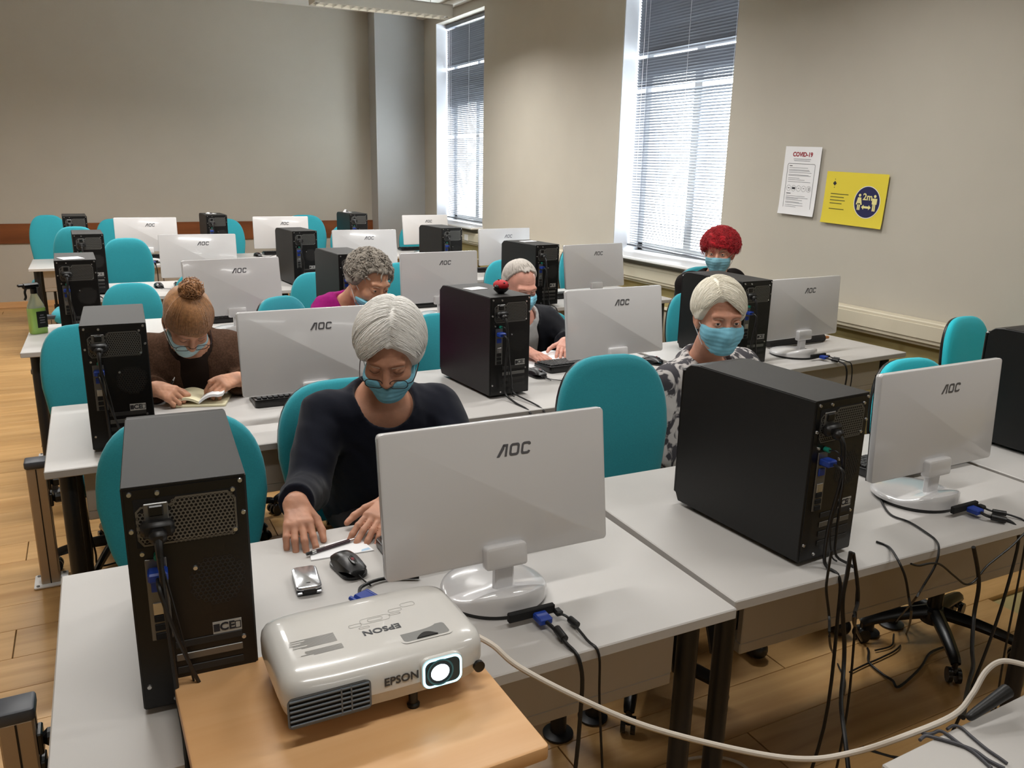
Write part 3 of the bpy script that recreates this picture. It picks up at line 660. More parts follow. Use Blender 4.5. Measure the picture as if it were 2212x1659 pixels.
# (left px, right px, top px, backrest depth y, rotation, kind, label): the seen outline of each backrest fixes place, width and height
CH = [(200, 572, 905, 2.30, .10, 0, 'teal office chair behind the tower of the front left desk, empty'),
      (595, 880, 826, 2.52, -.05, 0, 'teal office chair under the person in the navy jumper'),
      (1205, 1432, 773, 2.14, .05, 0, 'empty teal office chair between the navy jumper and the patterned shirt'),
      (1402, 1640, 815, 2.56, .20, 0, 'teal office chair under the person in the patterned shirt'),
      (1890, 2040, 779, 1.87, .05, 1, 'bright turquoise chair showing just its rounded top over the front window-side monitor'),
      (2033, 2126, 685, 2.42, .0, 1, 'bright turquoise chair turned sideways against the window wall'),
      (95, 250, 701, 3.72, -.22, 0, 'teal office chair at the far left of the second row'),
      (360, 535, 765, 3.90, .0, 0, 'teal office chair under the person in the brown cardigan'),
      (552, 652, 641, 3.95, -.50, 0, 'teal chair with dark rim beside the magenta top, above the second row left monitor'),
      (872, 1010, 678, 3.66, -.05, 0, 'teal chair half hidden behind the tower carrying the red toy'),
      (1090, 1240, 700, 4.02, .0, 0, 'teal office chair under the person in the dark tracksuit jacket'),
      (1440, 1540, 632, 3.62, .1, 0, 'teal chair edge left of the second row window-side tower'),
      (1455, 1600, 578, 3.98, .05, 0, 'dark teal chair under the red-haired person'),
      (218, 352, 612, 5.40, .1, 0, 'teal chair behind the left third row desk, beside its tower'),
      (374, 490, 590, 5.82, .1, 0, 'teal chair peeking left of the third row left monitor'),
      (625, 748, 589, 5.42, .0, 0, 'teal chair behind the third row middle tower'),
      (816, 930, 568, 5.44, .1, 0, 'teal chair between the grey-curled head and the third row middle monitor'),
      (1047, 1150, 562, 5.60, .1, 0, 'teal chair just left of the third row window-side tower'),
      (1207, 1300, 531, 5.55, .0, 0, 'teal chair left of the third row window-side monitor under the window'),
      (218, 330, 515, 7.00, -.05, 0, 'large teal chair behind the left fourth row desk'),
      (117, 212, 490, 7.15, .1, 0, 'teal chair partly hidden behind the back row left tower'),
      (620, 703, 573, 7.00, .1, 0, 'teal chair low between the fourth row tower and third row tower'),
      (62, 145, 465, 8.95, .0, 0, 'dark teal chair at the far left of the back row'),
      (206, 290, 473, 9.00, .1, 0, 'dark teal chair behind the back row left monitor'),
      (440, 528, 473, 9.05, -.1, 0, 'dark teal chair right of the back row middle tower'),
      (612, 706, 465, 9.05, -.1, 0, 'dark teal chair right of the back row middle monitor'),
      (714, 800, 486, 8.95, .1, 0, 'teal chair left of the back row window-side tower'),
      (858, 950, 486, 9.05, .1, 0, 'teal chair behind the back row window-side monitor')]
used = set()
for (pl_, pr_, pt, yb, rz, kd, lb) in CH:
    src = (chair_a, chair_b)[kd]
    if src.name in used: t = copy_tree(src)
    else: t = src; used.add(src.name)
    m = (pr_ - pl_) * .30; A = on((pl_, pt + m), 1, yb); B = on((pr_, pt + m), 1, yb); T = on(((pl_ + pr_) / 2, pt), 1, yb)
    w = min(1.12, max(.78, (B.x - A.x) / .42 / max(.75, math.cos(rz)))); c, s_ = math.cos(-rz), math.sin(-rz); yo = .24
    t.location = ((A.x + B.x) / 2 + s_ * yo, yb - c * yo, 0); t.rotation_euler = (0, 0, -rz); t.scale = (w, (1 + w) / 2, min(1.14, max(.82, T.z / 1.012)))
    tag(t, lb, 'chair', 'office chairs')
# ------------------------------------------------------------------ power posts on the floor
def make_post():
    t = link('power_post', None)
    MB().box((0, 0, .245), (.066, .066, .49), b=.004).build('column', M_alu, t, smooth=False)
    for s in (-1, 1):
        MB().box((s * .0335, 0, .245), (.002, .004, .48)).build('groove', M_black, t, smooth=False); MB().box((0, s * .0335, .245), (.004, .002, .48)).build('groove', M_black, t, smooth=False)
    cp = MB(); cp.slab(rrect(.076, .072, .008, 3), .488, .516, .006); cp.build('cap', M_cap, t)
    bp = MB(); bp.slab(rrect(.118, .118, .006, 2), 0, .006, .001); bpo = bp.build('base_plate', M_white, t, smooth=False)
    for sx in (-1, 1):
        for sy in (-1, 1): o = MB().cyl((sx * .045, sy * .045, .006), (sx * .045, sy * .045, .0095), .006, n=10).build('bolt', M_grille, bpo)
    for z in (.42, .35):
        MB().box((.038, -.005, z), (.012, .048, .052), b=.003).build('socket', M_blackgloss, t, smooth=False)
        pl = MB(); pl.box((.062, -.005, z), (.036, .034, .034), b=.008); pl.build('mains_plug', M_cable, t, smooth=False)
    MB().tube([(.078, -.005, .42), (.12, -.01, .40), (.15, -.01, .30), (.155, -.02, .12), (.15, -.03, .03), (.16, -.1, .006), (.22, -.25, .005)], .004, n=7, smooth=5).build('mains_cord', M_cable, t)
    MB().tube([(.078, -.005, .35), (.11, .0, .335), (.145, .0, .24), (.165, -.01, .10), (.17, .02, .02), (.24, .05, .005)], .004, n=7, smooth=5).build('mains_cord', M_cable, t)
    return t
post0 = make_post()
for i, (px, lb) in enumerate([((32, 1525), 'grey-capped power post at the lower left corner, nearest the viewer'), ((76, 995), 'metal power post with plugged cords beside the second row left desk'), ((84, 797), 'metal power post just behind the third row left desk'), ((110, 682), 'small power post beyond the spray bottle')]):
    p = on(px, 2, .51); t = post0 if i == 0 else copy_tree(post0); t.location = (p.x, p.y, 0); tag(t, lb, 'power post', 'power posts along the aisle')

# ------------------------------------------------------------------ projector cart and projector
TZ = .800
ct = thing('projector_table', (-.018, 1.088, 0), .02, 'small beech-topped projector table at the front, nearest the viewer', 'table')
tp = MB(); tp.slab(rrect(.482, .425, .008, 3), TZ - .024, TZ, .003); tp.build('tabletop', M_table, ct, angle=30)
for sx in (-1, 1):
    for sy, z0 in ((-1, 0), (1, 0)):
        if sy == 1: continue
        MB().box((sx * .20, -.15, (TZ - .03) / 2), (.03, .03, TZ - .03), b=.003).build('leg', M_leg, ct, smooth=False)
    MB().box((sx * .20, -.02, TZ - .034), (.026, .30, .02), b=.002).build('side_rail', M_leg, ct, smooth=False)
    MB().box((sx * .20, -.05, .015), (.035, .36, .03), b=.004).build('foot_bar', M_leg, ct, smooth=False)
MB().box((0, -.15, .25), (.40, .022, .05), b=.003).build('cross_bar', M_leg, ct, smooth=False)

pj = thing('projector', (.037, 1.043, TZ), -.005, 'white glossy projector with lit lens standing on the beech table', 'projector'); pj.rotation_euler = (-.045, 0, -.005); pj.location.z = TZ + .027
M_projw = mat('projector_white', srgb(210, 208, 204), .22, coat=.5); M_projg = mat('projector_grey', srgb(198, 196, 192), .35)
PW, PD, PH = .332, .232, .078
def sq(w, d, e, n=56, cy=0.0):
    return [(math.copysign(abs(math.cos(2 * math.pi * i / n)) ** e, math.cos(2 * math.pi * i / n)) * w / 2, cy + math.copysign(abs(math.sin(2 * math.pi * i / n)) ** e, math.sin(2 * math.pi * i / n)) * d / 2) for i in range(n)]
def ringz(w, d, e, z, bow=0.0): return [(x, y + PD / 2 + (-bow * (1 - (2 * x / PW) ** 2) if y < 0 else 0), z) for x, y in sq(w, d, e)]
b1 = MB().rings([ringz(PW - .05, PD - .05, .35, .0), ringz(PW - .012, PD - .012, .3, .006, .006), ringz(PW - .003, PD - .003, .28, .024, .008), ringz(PW, PD, .28, .028, .009)]); b1.build('lower_shell', M_projg, pj, angle=50)
b2 = MB().rings([ringz(PW, PD, .28, .028, .009), ringz(PW, PD, .28, .050, .008), ringz(PW - .003, PD - .004, .28, .060, .006), ringz(PW - .012, PD - .016, .28, .069, .004), ringz(PW - .032, PD - .040, .30, .0755, 0), ringz(PW - .07, PD - .08, .32, .0775, 0), ringz(PW - .16, PD - .14, .35, PH, 0), ringz(.02, .02, .4, PH, 0)]); b2.build('upper_shell', M_projw, pj, angle=50)
def front(mb, x, z, y=-.0095): mb.xf(XZ); mb.xf(Matrix.Translation((x, y, z))); return mb
lx = .078
fr = MB(); fr.slab(rrect(.070, .052, .014, 5), 0, .010, .003); front(fr, lx, .040, -.002).build('lens_surround', M_projw, pj)
bk = MB(); bk.slab(rrect(.060, .043, .011, 5), 0, .0105); front(bk, lx, .040, -.003).build('lens_bay', mat('lens_bay_dark', srgb(30, 60, 74), .3), pj)
gl = MB(); frame2d(gl, rrect(.066, .049, .013, 5), rrect(.0585, .0415, .0105, 5)); front(gl, lx, .040, -.0138).build('lens_rim', mat('lens_rim_light', srgb(170, 225, 235), .4, emit=(.45, .85, 1.0), estr=1.6), pj)
ln_ = MB().ell((lx - .004, -.007, .039), (.0205, .010, .0185), 28, 14); ln_.build('lens', mat('lens_glow', srgb(200, 240, 255), .2, emit=(.62, .92, 1.0), estr=7.0), pj)
br = MB(); frame2d(br, circle(.0225, 32), circle(.0195, 32)); front(br, lx - .004, .040, -.0145).build('lens_ring', mat('lens_barrel', srgb(60, 130, 150), .2), pj)
MB().cyl((.147, .004, .022), (.147, -.0025, .022), .0095, n=24).build('infrared_window', M_blackgloss, pj)
# front vent
vb = MB(); vb.slab(rrect(.122, .046, .007, 4), 0, .004); front(vb, -.100, .033, -.0052).build('vent_backing', M_dark, pj)
vr = MB(); frame2d(vr, rrect(.126, .050, .008, 4), rrect(.120, .044, .006, 4)); front(vr, -.100, .033, -.0095).build('vent_frame', mat('vent_grey', srgb(96, 104, 112), .4), pj, smooth=False)
for k in range(6): MB().box((-.100, -.0098, .0135 + k * .0078), (.120, .004, .0036), b=.001).build('vent_slat', mat('vent_grey', srgb(96, 104, 112), .4), pj, smooth=False)
for x in (-.083, -.068): MB().box((x, -.0105, .033), (.0022, .003, .044)).build('vent_bar', mat('vent_grey', srgb(96, 104, 112), .4), pj, smooth=False)
tx = text_mb('EPSON', .0185, bold=.0004); front(tx, .012, .043, -.0088).build('front_lettering', mat('brand_ink', srgb(60, 62, 66), .5), pj, smooth=False)
RT = Matrix.Rotation(math.pi, 4, 'Z')
tx = text_mb('EPSON', .021, bold=.0004); tx.xf(RT); tx.xf(Matrix.Translation((.012, .088, PH + .0006))); tx.build('top_lettering', mat('brand_ink', srgb(60, 62, 66), .5), pj, smooth=False)
# focus ring window on the top
wl = MB(); frame2d(wl, rrect(.088, .044, .010, 4), rrect(.078, .034, .006, 4)); wl.xf(Matrix.Translation((lx - .006, .050, PH - .0005))); wl.build('focus_window_rim', M_projw, pj, smooth=False)
wb = MB(); wb.slab(rrect(.078, .034, .006, 4), 0, .0016); wb.xf(Matrix.Translation((lx - .006, .050, PH - .0018))); wb.build('focus_window', mat('focus_well', srgb(128, 128, 126), .5), pj)
fc = MB(); pts = [(-.018 + .036 * i / 12, -.016 + .013 * math.sin(math.pi * i / 12)) for i in range(13)]; fc.slab(pts, 0, .002); fc.xf(Matrix.Translation((lx - .006, .050, PH - .0002))); fc.build('focus_ring', M_blackgloss, pj)
# printed blocks
pr = MB(); rp = random.Random(8)
def hline(x0, x1, y, h=.0009): pr.add([(x0, y, PH + .0004), (x1, y, PH + .0004), (x1, y + h, PH + .0004), (x0, y + h, PH + .0004)], [(0, 1, 2, 3)])
for k in range(9): hline(-.138 + rp.uniform(0, .03), -.062, .112 - k * .0032, .0019)
for k in range(5): hline(-.130 + rp.uniform(0, .03), -.058, .074 - k * .0032, .0019)
pr.build('warning_text', mat('print_grey', srgb(150, 148, 144), .6), pj, smooth=False)
bt = MB()
for (x, y, w, d) in ((.012, .125, .052, .018), (.012, .125, .026, .010), (-.024, .118, .022, .010), (-.012, .106, .018, .006), (.052, .140, .024, .010), (.048, .128, .020, .006), (.078, .150, .026, .014)):
    o = rrect(w, d, d * .42, 4, x, y); i = rrect(w - .0016, d - .0016, d * .36, 4, x, y); frame2d(bt, o, i)
bt.xf(Matrix.Translation((0, 0, PH + .0004))); bt.build('control_outline', mat('print_grey', srgb(150, 148, 144), .6), pj, smooth=False)
sm_ = MB()
for k in range(3): sm_.add([(.142, .050 + k * .010, PH - .003), (.147, .052 + k * .010, PH - .0032), (.142, .056 + k * .010, PH - .003)], [(0, 1, 2)])
sm_.build('indicator_marks', mat('print_grey', srgb(150, 148, 144), .6), pj, smooth=False)
ft = MB(); ft.cyl((.038, .016, -.026), (.038, .016, .006), .0075, n=14); ft.lathe([(.010, -.0275), (.0105, -.022), (.008, -.019)], (.038, .016, 0), 16); ft.build('front_foot', M_blackgloss, pj)
for sx in (-.12, .12): MB().cyl((sx, .20, -.0175), (sx, .20, .004), .008, n=12).build('rear_foot', M_blackgloss, pj)

# ------------------------------------------------------------------ small things on the front left desk
ph = thing('flip_phone', (.036, 1.626, ZD), .12, 'closed silver flip phone on the front left desk beside the mouse', 'phone'); ph.rotation_euler = (0, 0, -.10)
M_phone = mat('phone_silver', srgb(176, 178, 182), .18, metal=.75)
lo = MB(); lo.slab(rrect(.054, .100, .012, 4), .0005, .010, .002); lo.build('lower_half', M_blackgloss, ph)
up = MB(); up.slab(rrect(.055, .102, .013, 4), .011, .0205, .004); up.build('lid', M_phone, ph)
MB().cyl((-.0125, -.046, .0105), (.0125, -.046, .0105), .0075, n=14).build('hinge', M_blackgloss, ph)
for s in (-1, 1): MB().box((s * .020, -.048, .006), (.013, .006, .007), b=.002).build('hinge_end', M_phone, ph, smooth=False)
MB().ell((0, -.030, .0205), (.005, .003, .0008), 14, 6).build('camera_eye', M_blackgloss, ph)
def make_mouse():
    t = link('computer_mouse', None)
    def hgt(x, y):
        u = min(1, abs(x) / .0305); v = min(1, abs(y - .002) / .0565); return .007 + .031 * (1 - u ** 2.6) ** .55 * (1 - v ** 2.6) ** .55 * (1 - .22 * max(0, -y) / .055)
    def field(x0, x1, y0, y1, nx, ny, off, rnd=True):
        vs = []; fs = []
        for i in range(nx + 1):
            for j in range(ny + 1):
                y = y0 + (y1 - y0) * j / ny; k = (1 - min(1, abs((y - .002) / .057)) ** 3.2) ** .42 if rnd else 1; x = (x0 + (x1 - x0) * i / nx) * k; vs.append((x, y, hgt(x, y) + off))
        for i in range(nx):
            for j in range(ny): a = i * (ny + 1) + j; fs.append((a, a + ny + 1, a + ny + 2, a + 1))
        return MB().add(vs, fs)
    field(-.0305, .0305, -.0545, .0585, 22, 26, 0).build('shell', mat('mouse_black', srgb(24, 24, 25), .3), t, angle=70)
    ol = []
    for q in range(40):
        a = 2 * math.pi * q / 40; y = .002 + .0565 * math.sin(a); k = (1 - min(1, abs((y - .002) / .057)) ** 3.2) ** .42; ol.append((math.copysign(.0305 * k, math.cos(a)) * (1 if abs(math.cos(a)) > .02 else 0), y))
    MB().slab(rrect(.060, .112, .026, 8, 0, .002), .0005, .0085, .0015).build('underside', M_blackgloss, t)
    field(-.0245, .0245, -.047, .008, 16, 14, .0007).build('button_plate', mat('mouse_grey', srgb(58, 58, 60), .38), t)
    MB().ell((0, -.020, .0352), (.0075, .021, .0018), 18, 6, Matrix.Rotation(.12, 3, 'X')).build('wheel_surround', M_blackgloss, t)
    MB().cyl((-.003, -.020, .0315), (.003, -.020, .0315), .0075, n=18).build('scroll_wheel', mat('wheel_red', srgb(120, 30, 40), .4), t)
    return t
mouse0 = make_mouse()
MICE = [((.138, 1.652), .16, 'black wired mouse with red scroll wheel beside the silver phone'), ((1.392, 3.048), .1, 'black mouse in front of the tower carrying the red toy'), ((1.12, 8.22), .2, 'small black mouse on the back row middle desk'), ((.09, 6.36), .1, 'black mouse near the fourth row left monitor'), ((2.02, 3.05), .6, 'black mouse right of the second row middle monitor stand')]
for i, ((x, y), rz, lb) in enumerate(MICE):
    t = mouse0 if i == 0 else copy_tree(mouse0); t.location = (x, y, ZD + .0003); t.rotation_euler = (0, 0, rz); tag(t, lb, 'mouse', 'computer mice')
    e = [(0, -.052, .010), (.002, -.075, .006), (.006, -.10, .004)] if i == 0 else [(0, -.052, .010), (.02, -.09, .004), (.07, -.14, .004), (.13, -.17, .004)]
    MB().tube(e, .0018, n=6, smooth=5).build('cord', M_cable, t)
vp = thing('video_connector', (.127, 1.492, ZD), .35, 'blue video plug lying on the desk behind the projector', 'plug')
MB().box((0, 0, .014), (.034, .040, .016), b=.004).build('plug_body', M_blue, vp, smooth=False); MB().box((0, -.024, .014), (.026, .012, .009), b=.002).build('plug_shell', M_silver, vp, smooth=False)
for s in (-1, 1): MB().cyl((s * .021, -.02, .014), (s * .021, .022, .014), .005, n=10).build('thumb_screw', M_blue, vp)
MB().tube([(0, .018, .014), (.03, .05, .010), (.09, .05, .006), (.15, .0, .006)], .004, n=7, smooth=5).build('cord', M_cable, vp)
ev = thing('paper_envelope', (.146, 1.764, ZD), 0, 'white folded paper lying under the dark pen on the front desk', 'paper')
q = [on(p, 2, ZD) for p in ((672, 1212), (668, 1188), (770, 1160), (808, 1190))]
pp = MB(); pp.add([(v.x - .146, v.y - 1.764, z) for z in (.0004, .0028) for v in q], [(3, 2, 1, 0), (4, 5, 6, 7), (0, 1, 5, 4), (1, 2, 6, 5), (2, 3, 7, 6), (3, 0, 4, 7)]); pp.build('sheet', M_paper, ev, smooth=False)
MB().add([(q[3].x - .146 - .030, q[3].y - 1.764 + .004, .0031), (q[3].x - .146 - .006, q[3].y - 1.764 + .006, .0031), (q[3].x - .146 - .008, q[3].y - 1.764 + .018, .0031), (q[3].x - .146 - .026, q[3].y - 1.764 + .014, .0031)], [(0, 1, 2, 3)]).build('blue_stamp', mat('pale_blue_ink', srgb(170, 200, 225), .7), ev, smooth=False)
a, b = on((662, 1197), 2, ZD + .008), on((769, 1163), 2, ZD + .008); d = (b - a)
pn = thing('ballpoint_pen', ((a.x + b.x) / 2, (a.y + b.y) / 2, ZD), math.atan2(d.y, d.x), 'dark burgundy ballpoint pen with silver tip on white paper', 'pen'); L = d.length / 2
M_burg = mat('burgundy_lacquer', srgb(48, 16, 30), .25, coat=.4)
MB().cyl((-L * .72, 0, .0078), (L * .72, 0, .0078), .0045, n=14).build('barrel', M_burg, pn); MB().cyl((L * .72, 0, .0078), (L, 0, .0078), .0042, .001, n=14).build('tip', M_silver, pn)
MB().cyl((-L * .80, 0, .0078), (-L * .64, 0, .0078), .0050, n=14).build('ring', M_silver, pn); MB().cyl((-L, 0, .0078), (-L * .80, 0, .0078), .0040, n=12).build('clicker', M_blackgloss, pn)
MB().box((-L * .55, 0, .0135), (L * .55, .003, .0012)).build('clip', M_silver, pn, smooth=False)

# ------------------------------------------------------------------ keyboards
def make_keyboard():
    t = link('keyboard', None)
    bd = MB(); bd.slab(rrect(.45, .155, .018, 4), .001, .020, .004, lambda x, y, z: (x, y, z + .012 * max(0, (-y + .077) / .155) * (1 if z > .01 else 0))); bd.build('body', M_blackgloss, t)
    kk = MB()
    for r in range(6):
        for c in range(21):
            if c in (15, 18): continue
            x = -.208 + c * .0208; y = .058 - r * .0215
            kk.box((x, y * -1 + .0, .0245 + .012 * ((y + .077) / .155)), (.0178, .0180, .007), b=.002)
    k = kk.build('keys', mat('key_black', srgb(30, 30, 32), .5), t, smooth=False); k['kind'] = 'stuff'
    return t
kb0 = make_keyboard()
KBS = {'A1': (.455, 1.675, 0), 'A2': (1.95, 1.60, 0), 'B1': (.40, 3.10, .0), 'B2': (1.69, 3.15, .06), 'C1': (.44, 4.90, .1), 'C2': (1.62, 4.97, .05), 'C3': (2.76, 5.0, .08), 'D1': (.42, 6.36, 0), 'D2': (1.66, 6.53, 0), 'D3': (2.87, 6.50, .05), 'E1': (.20, 8.35, 0), 'E2': (1.42, 8.36, 0), 'E3': (2.86, 8.40, 0)}
for i, (k, (x, y, rz)) in enumerate(KBS.items()):
    t = kb0 if i == 0 else copy_tree(kb0); t.location = (x, y, ZD + .0003); t.rotation_euler = (0, 0, rz)
    tag(t, 'black keyboard behind the monitor of the %s desk in the %s' % (COLN[int(k[1])], ROWN[k[0]]), 'keyboard', 'keyboards on the desks')

# ------------------------------------------------------------------ things on towers and desks
TT = ZD + TH_ + .0018
def scrap(k, u, v, w, d, rz, label, fold=0.0):
    tw = TOWER_OBJ[k]; p = tw.matrix_basis @ Vector((u, v, TH_ + .0015)); t = thing('paper_slip', p, rz, label, 'paper', 'paper slips on the towers')
    m = MB(); m.slab([(-w / 2, -d / 2), (w / 2, -d / 2), (w / 2, d / 2), (-w / 2, d / 2)], .0003, .0016); m.build('sheet', M_paper, t, smooth=False)
    if fold: m = MB(); m.add([(-w / 2, -d / 2, .002), (w * .1, -d / 2, .002), (w * .1, d / 2, .002), (-w / 2, d / 2, .002), (-w * .3, -d / 3, fold), (-w * .25, d / 3, fold)], [(0, 1, 2, 3), (0, 4, 5, 3), (1, 2, 5, 4)]); m.build('fold', M_paper, t, smooth=False)
scrap('C1', .075, .09, .10, .11, .3, 'white paper slip lying on the third row left tower')
scrap('E2', .08, .22, .07, .10, .2, 'small white paper on the back row middle tower', fold=.012)
scrap('E3', .06, .25, .07, .08, .1, 'crumpled white tissue on the back row window-side tower', fold=.03)
scrap('C3', .10, .25, .11, .06, .2, 'white paper slip on the third row window-side tower')
scrap('B2', .065, .235, .085, .06, .25, 'white card lying on the tower next to the red toy')
p = TOWER_OBJ['B2'].matrix_basis @ Vector((.095, .080, TH_)); ty = thing('ladybird_toy', (p.x, p.y, TT), .3, 'small round red ladybird toy with black base on the tower', 'toy')
MB().lathe([(.012, 0), (.020, .006), (.030, .016), (.031, .022), (.02, .026)], (0, 0, 0), 20).build('base', M_blackgloss, ty)
MB().ell((0, 0, .034), (.031, .033, .021), 22, 12).build('shell', mat('toy_red', srgb(176, 18, 30), .6, bump=.4, bscale=500), ty)
MB().ell((-.028, -.006, .028), (.012, .011, .010), 14, 8).build('head', M_blackgloss, ty)
for (x, y, z) in ((.012, -.028, .038), (-.008, -.027, .046), (.016, -.012, .052), (-.010, .004, .0555)): MB().ell((x, y, z), (.004, .004, .0025), 10, 6).build('spot', M_blackgloss, ty)
# spray bottle on the third row left desk
sb = thing('spray_bottle', (-.605, 4.86, ZD), .5, 'clear spray bottle of green liquid with black trigger on the desk', 'bottle')
M_liq = mat('green_liquid', srgb(178, 226, 120), .15, trans=.15); M_clear = mat('clear_plastic', srgb(205, 220, 195), .1, trans=.5)
R = [[(x, y, z) for x, y in rrect(w, d, min(w, d) * .35, 5)] for w, d, z in ((.078, .048, 0), (.084, .054, .004), (.084, .054, .10), (.083, .053, .135))]
MB().rings(R).build('liquid', M_liq, sb, angle=50)
R = [[(x, y, z) for x, y in rrect(w, d, min(w, d) * .45, 5)] for w, d, z in ((.084, .054, .1355), (.078, .048, .150), (.045, .036, .185), (.030, .028, .205), (.028, .028, .215))]
MB().rings(R).build('shoulder', M_clear, sb, angle=50)
MB().box((.012, -.0275, .075), (.052, .001, .085)).build('label', mat('bottle_label', srgb(30, 36, 34), .5), sb, smooth=False)
lb = MB()
for k, w in enumerate((.018, .03, .024, .026)): lb.add([(.012 - w / 2, -.0285, .095 - k * .013), (.012 + w / 2, -.0285, .095 - k * .013), (.012 + w / 2, -.0285, .100 - k * .013), (.012 - w / 2, -.0285, .100 - k * .013)], [(0, 1, 2, 3)])
lb.build('label_print', M_inkgrey, sb, smooth=False)
tg = MB(); tg.cyl((0, 0, .21), (0, 0, .235), .016, n=16); tg.box((-.012, 0, .250), (.085, .024, .030), b=.008); tg.box((-.062, 0, .256), (.03, .016, .014), b=.004); tg.build('spray_head', M_blackgloss, sb, smooth=False)
MB().tube([(-.036, 0, .240), (-.044, 0, .220), (-.042, 0, .195), (-.050, 0, .180)], .006, n=8, smooth=4).build('trigger', M_blackgloss, sb)
# folded umbrella behind the window-side monitor of the second row
um = thing('folded_umbrella', (3.02, 3.115, ZD), .05, 'folded black umbrella lying behind the second row window-side monitor', 'umbrella')
MB().tube([(-.22, 0, .028), (-.12, .004, .034), (.02, 0, .035), (.14, -.003, .030), (.21, 0, .022)], .034, n=14, smooth=5, taper=lambda q: .72 + .28 * math.sin(math.pi * min(1, q * 1.1)), flat=.8).build('canopy', mat('umbrella_cloth', srgb(24, 22, 22), .7, bump=.3, bscale=60), um)
MB().cyl((.20, 0, .022), (.26, .004, .018), .011, .008, n=12).build('handle', mat('orange_wood', srgb(176, 110, 50), .5), um); MB().tube([(.0, -.028, .03), (.02, -.030, .045), (.02, .0, .070), (.0, .028, .03)], .003, n=6, smooth=4).build('strap', M_blackgloss, um)

# ------------------------------------------------------------------ teacher's desk at the lower right, with its tower
td = thing('teacher_desk', (.718, .682, 0), .03, 'pale grey desk corner at the lower right with loose black cables', 'desk')
MB().box((.65, -.34, ZD - .0125), (1.30, .68, .025), b=.0025).build('tabletop', M_desk, td, smooth=False)
for x in (.06, 1.24):
    for y in (-.06, -.62): MB().cyl((x, y, 0), (x, y, ZD - .026), .024, n=18).build('leg', M_leg, td)
MB().box((.65, -.60, ZD - .11), (1.1, .018, .16), b=.002).build('modesty_panel', M_apron, td, smooth=False)
tt = copy_tree(tower0); tt.location = (.985, .60, ZD + .0003); tt.rotation_euler = (0, 0, math.pi - .30)
for c in list(tt.children):
    if 'cord' in c.name or 'screw' in c.name: bpy.data.objects.remove(c)
tag(tt, 'black computer tower cut off by the right edge on the lower right desk', 'computer', 'computer towers on the desks')
tt.location = (1.13, .70, ZD + .0003); tt.rotation_euler = (0, 0, -1.05)
def cable(name, pts, r, label, m=None, smooth=7):
    o = MB().tube(pts, r, n=8, smooth=smooth).build(name, m or M_cable); return tag(o, label, 'cable', 'loose cables')
def T7(x, y): return on((1992 + x / 5.945, 1380 + y / 5.945), 2, ZD + .0035)
cable('black_cable', [T7(-30, 1300), T7(40, 1245), T7(140, 1262), T7(300, 1305), T7(480, 1360), T7(680, 1440), T7(850, 1560), T7(1060, 1665)], .0030, 'lower black cable crossing the pale desk corner at the right', M_cablegrey)
cable('black_cable', [T7(-10, 1205), T7(70, 1222), T7(140, 1212), T7(220, 1182), T7(320, 1225), T7(480, 1345), T7(640, 1440), T7(760, 1540), T7(890, 1660)], .0028, 'middle black cable looping over the edge of the pale desk corner', M_cablegrey)
cable('black_cable', [T7(320, 1160), T7(400, 1115), T7(500, 1140), T7(640, 1260), T7(820, 1410), T7(980, 1520), T7(1090, 1600)], .0026, 'upper black cable on the pale desk corner ending at the tower', M_cablegrey)
pl = MB(); A = on((2100, 1545), 2, ZD + .02); B = on((2176, 1492), 2, ZD + .04); D_ = on((2092, 1551), 2, ZD + .015)
pl.tube([D_, A, (A + B) / 2, B], .011, n=10, smooth=4, taper=lambda q: .5 + .6 * q); tag(pl.build('connector_plug', M_cable), 'long black connector lying along the far edge of the corner desk', 'plug')
# white projector cable sweeping to the right
def W(px, y): return on(px, 1, y)
wc = [(.205, 1.16, .846), W((1062, 1392), 1.11), W((1120, 1440), 1.07), W((1250, 1508), 1.0), W((1400, 1570), .94), W((1600, 1621), .86), W((1740, 1640), .80), W((1850, 1624), .76), W((1960, 1588), .71), W((2060, 1545), .70), W((2100, 1500), .73), W((2130, 1450), .74), W((2165, 1428), .73), W((2215, 1436), .70)]
cable('projector_cable', wc, .0050, 'thick white cable sweeping from the projector to the right edge', M_cablewhite, 8)
# cables under and behind the front row
F = lambda x, y: on((x, y), 2, .006)
def Hg(x, y, yy=1.10): return on((x, y), 1, yy)
cable('black_cable', [Hg(1838, 1192), Hg(1830, 1240), Hg(1820, 1300), Hg(1824, 1390), Hg(1822, 1450, 1.08), Hg(1817, 1520, 1.02), Hg(1826, 1600, .95), Hg(1836, 1690, .9)], .0048, 'thick black cable hanging straight down in front of the window-side tower')
cable('black_cable', [Hg(1796, 1190), Hg(1788, 1240), Hg(1785, 1275), Hg(1791, 1330), Hg(1793, 1390), F(1800, 1412), F(1812, 1440), F(1825, 1470), F(1822, 1500)], .0030, 'thin black cable falling left of the thick hanging cable')
cable('black_cable', [Hg(1843, 1195), Hg(1852, 1260), Hg(1853, 1300), Hg(1845, 1345), F(1862, 1385), F(1876, 1405), F(1877, 1430), F(1905, 1455), F(1928, 1470), F(1938, 1484), F(1960, 1470), F(1990, 1440), F(2010, 1410), F(2050, 1394)], .0042, 'black cable dropping to the floor and looping right towards the chair wheel')
cable('black_cable', [on((1893, 1170), 2, ZD + .004), on((1920, 1182), 2, ZD + .004), Hg(1938, 1207, 1.125), Hg(1955, 1245), Hg(1963, 1290), Hg(1968, 1330), F(1958, 1368), F(1940, 1400), F(1905, 1420), F(1868, 1436), F(1835, 1452)], .0030, 'black cable running over the desk edge then curling left on the floor')
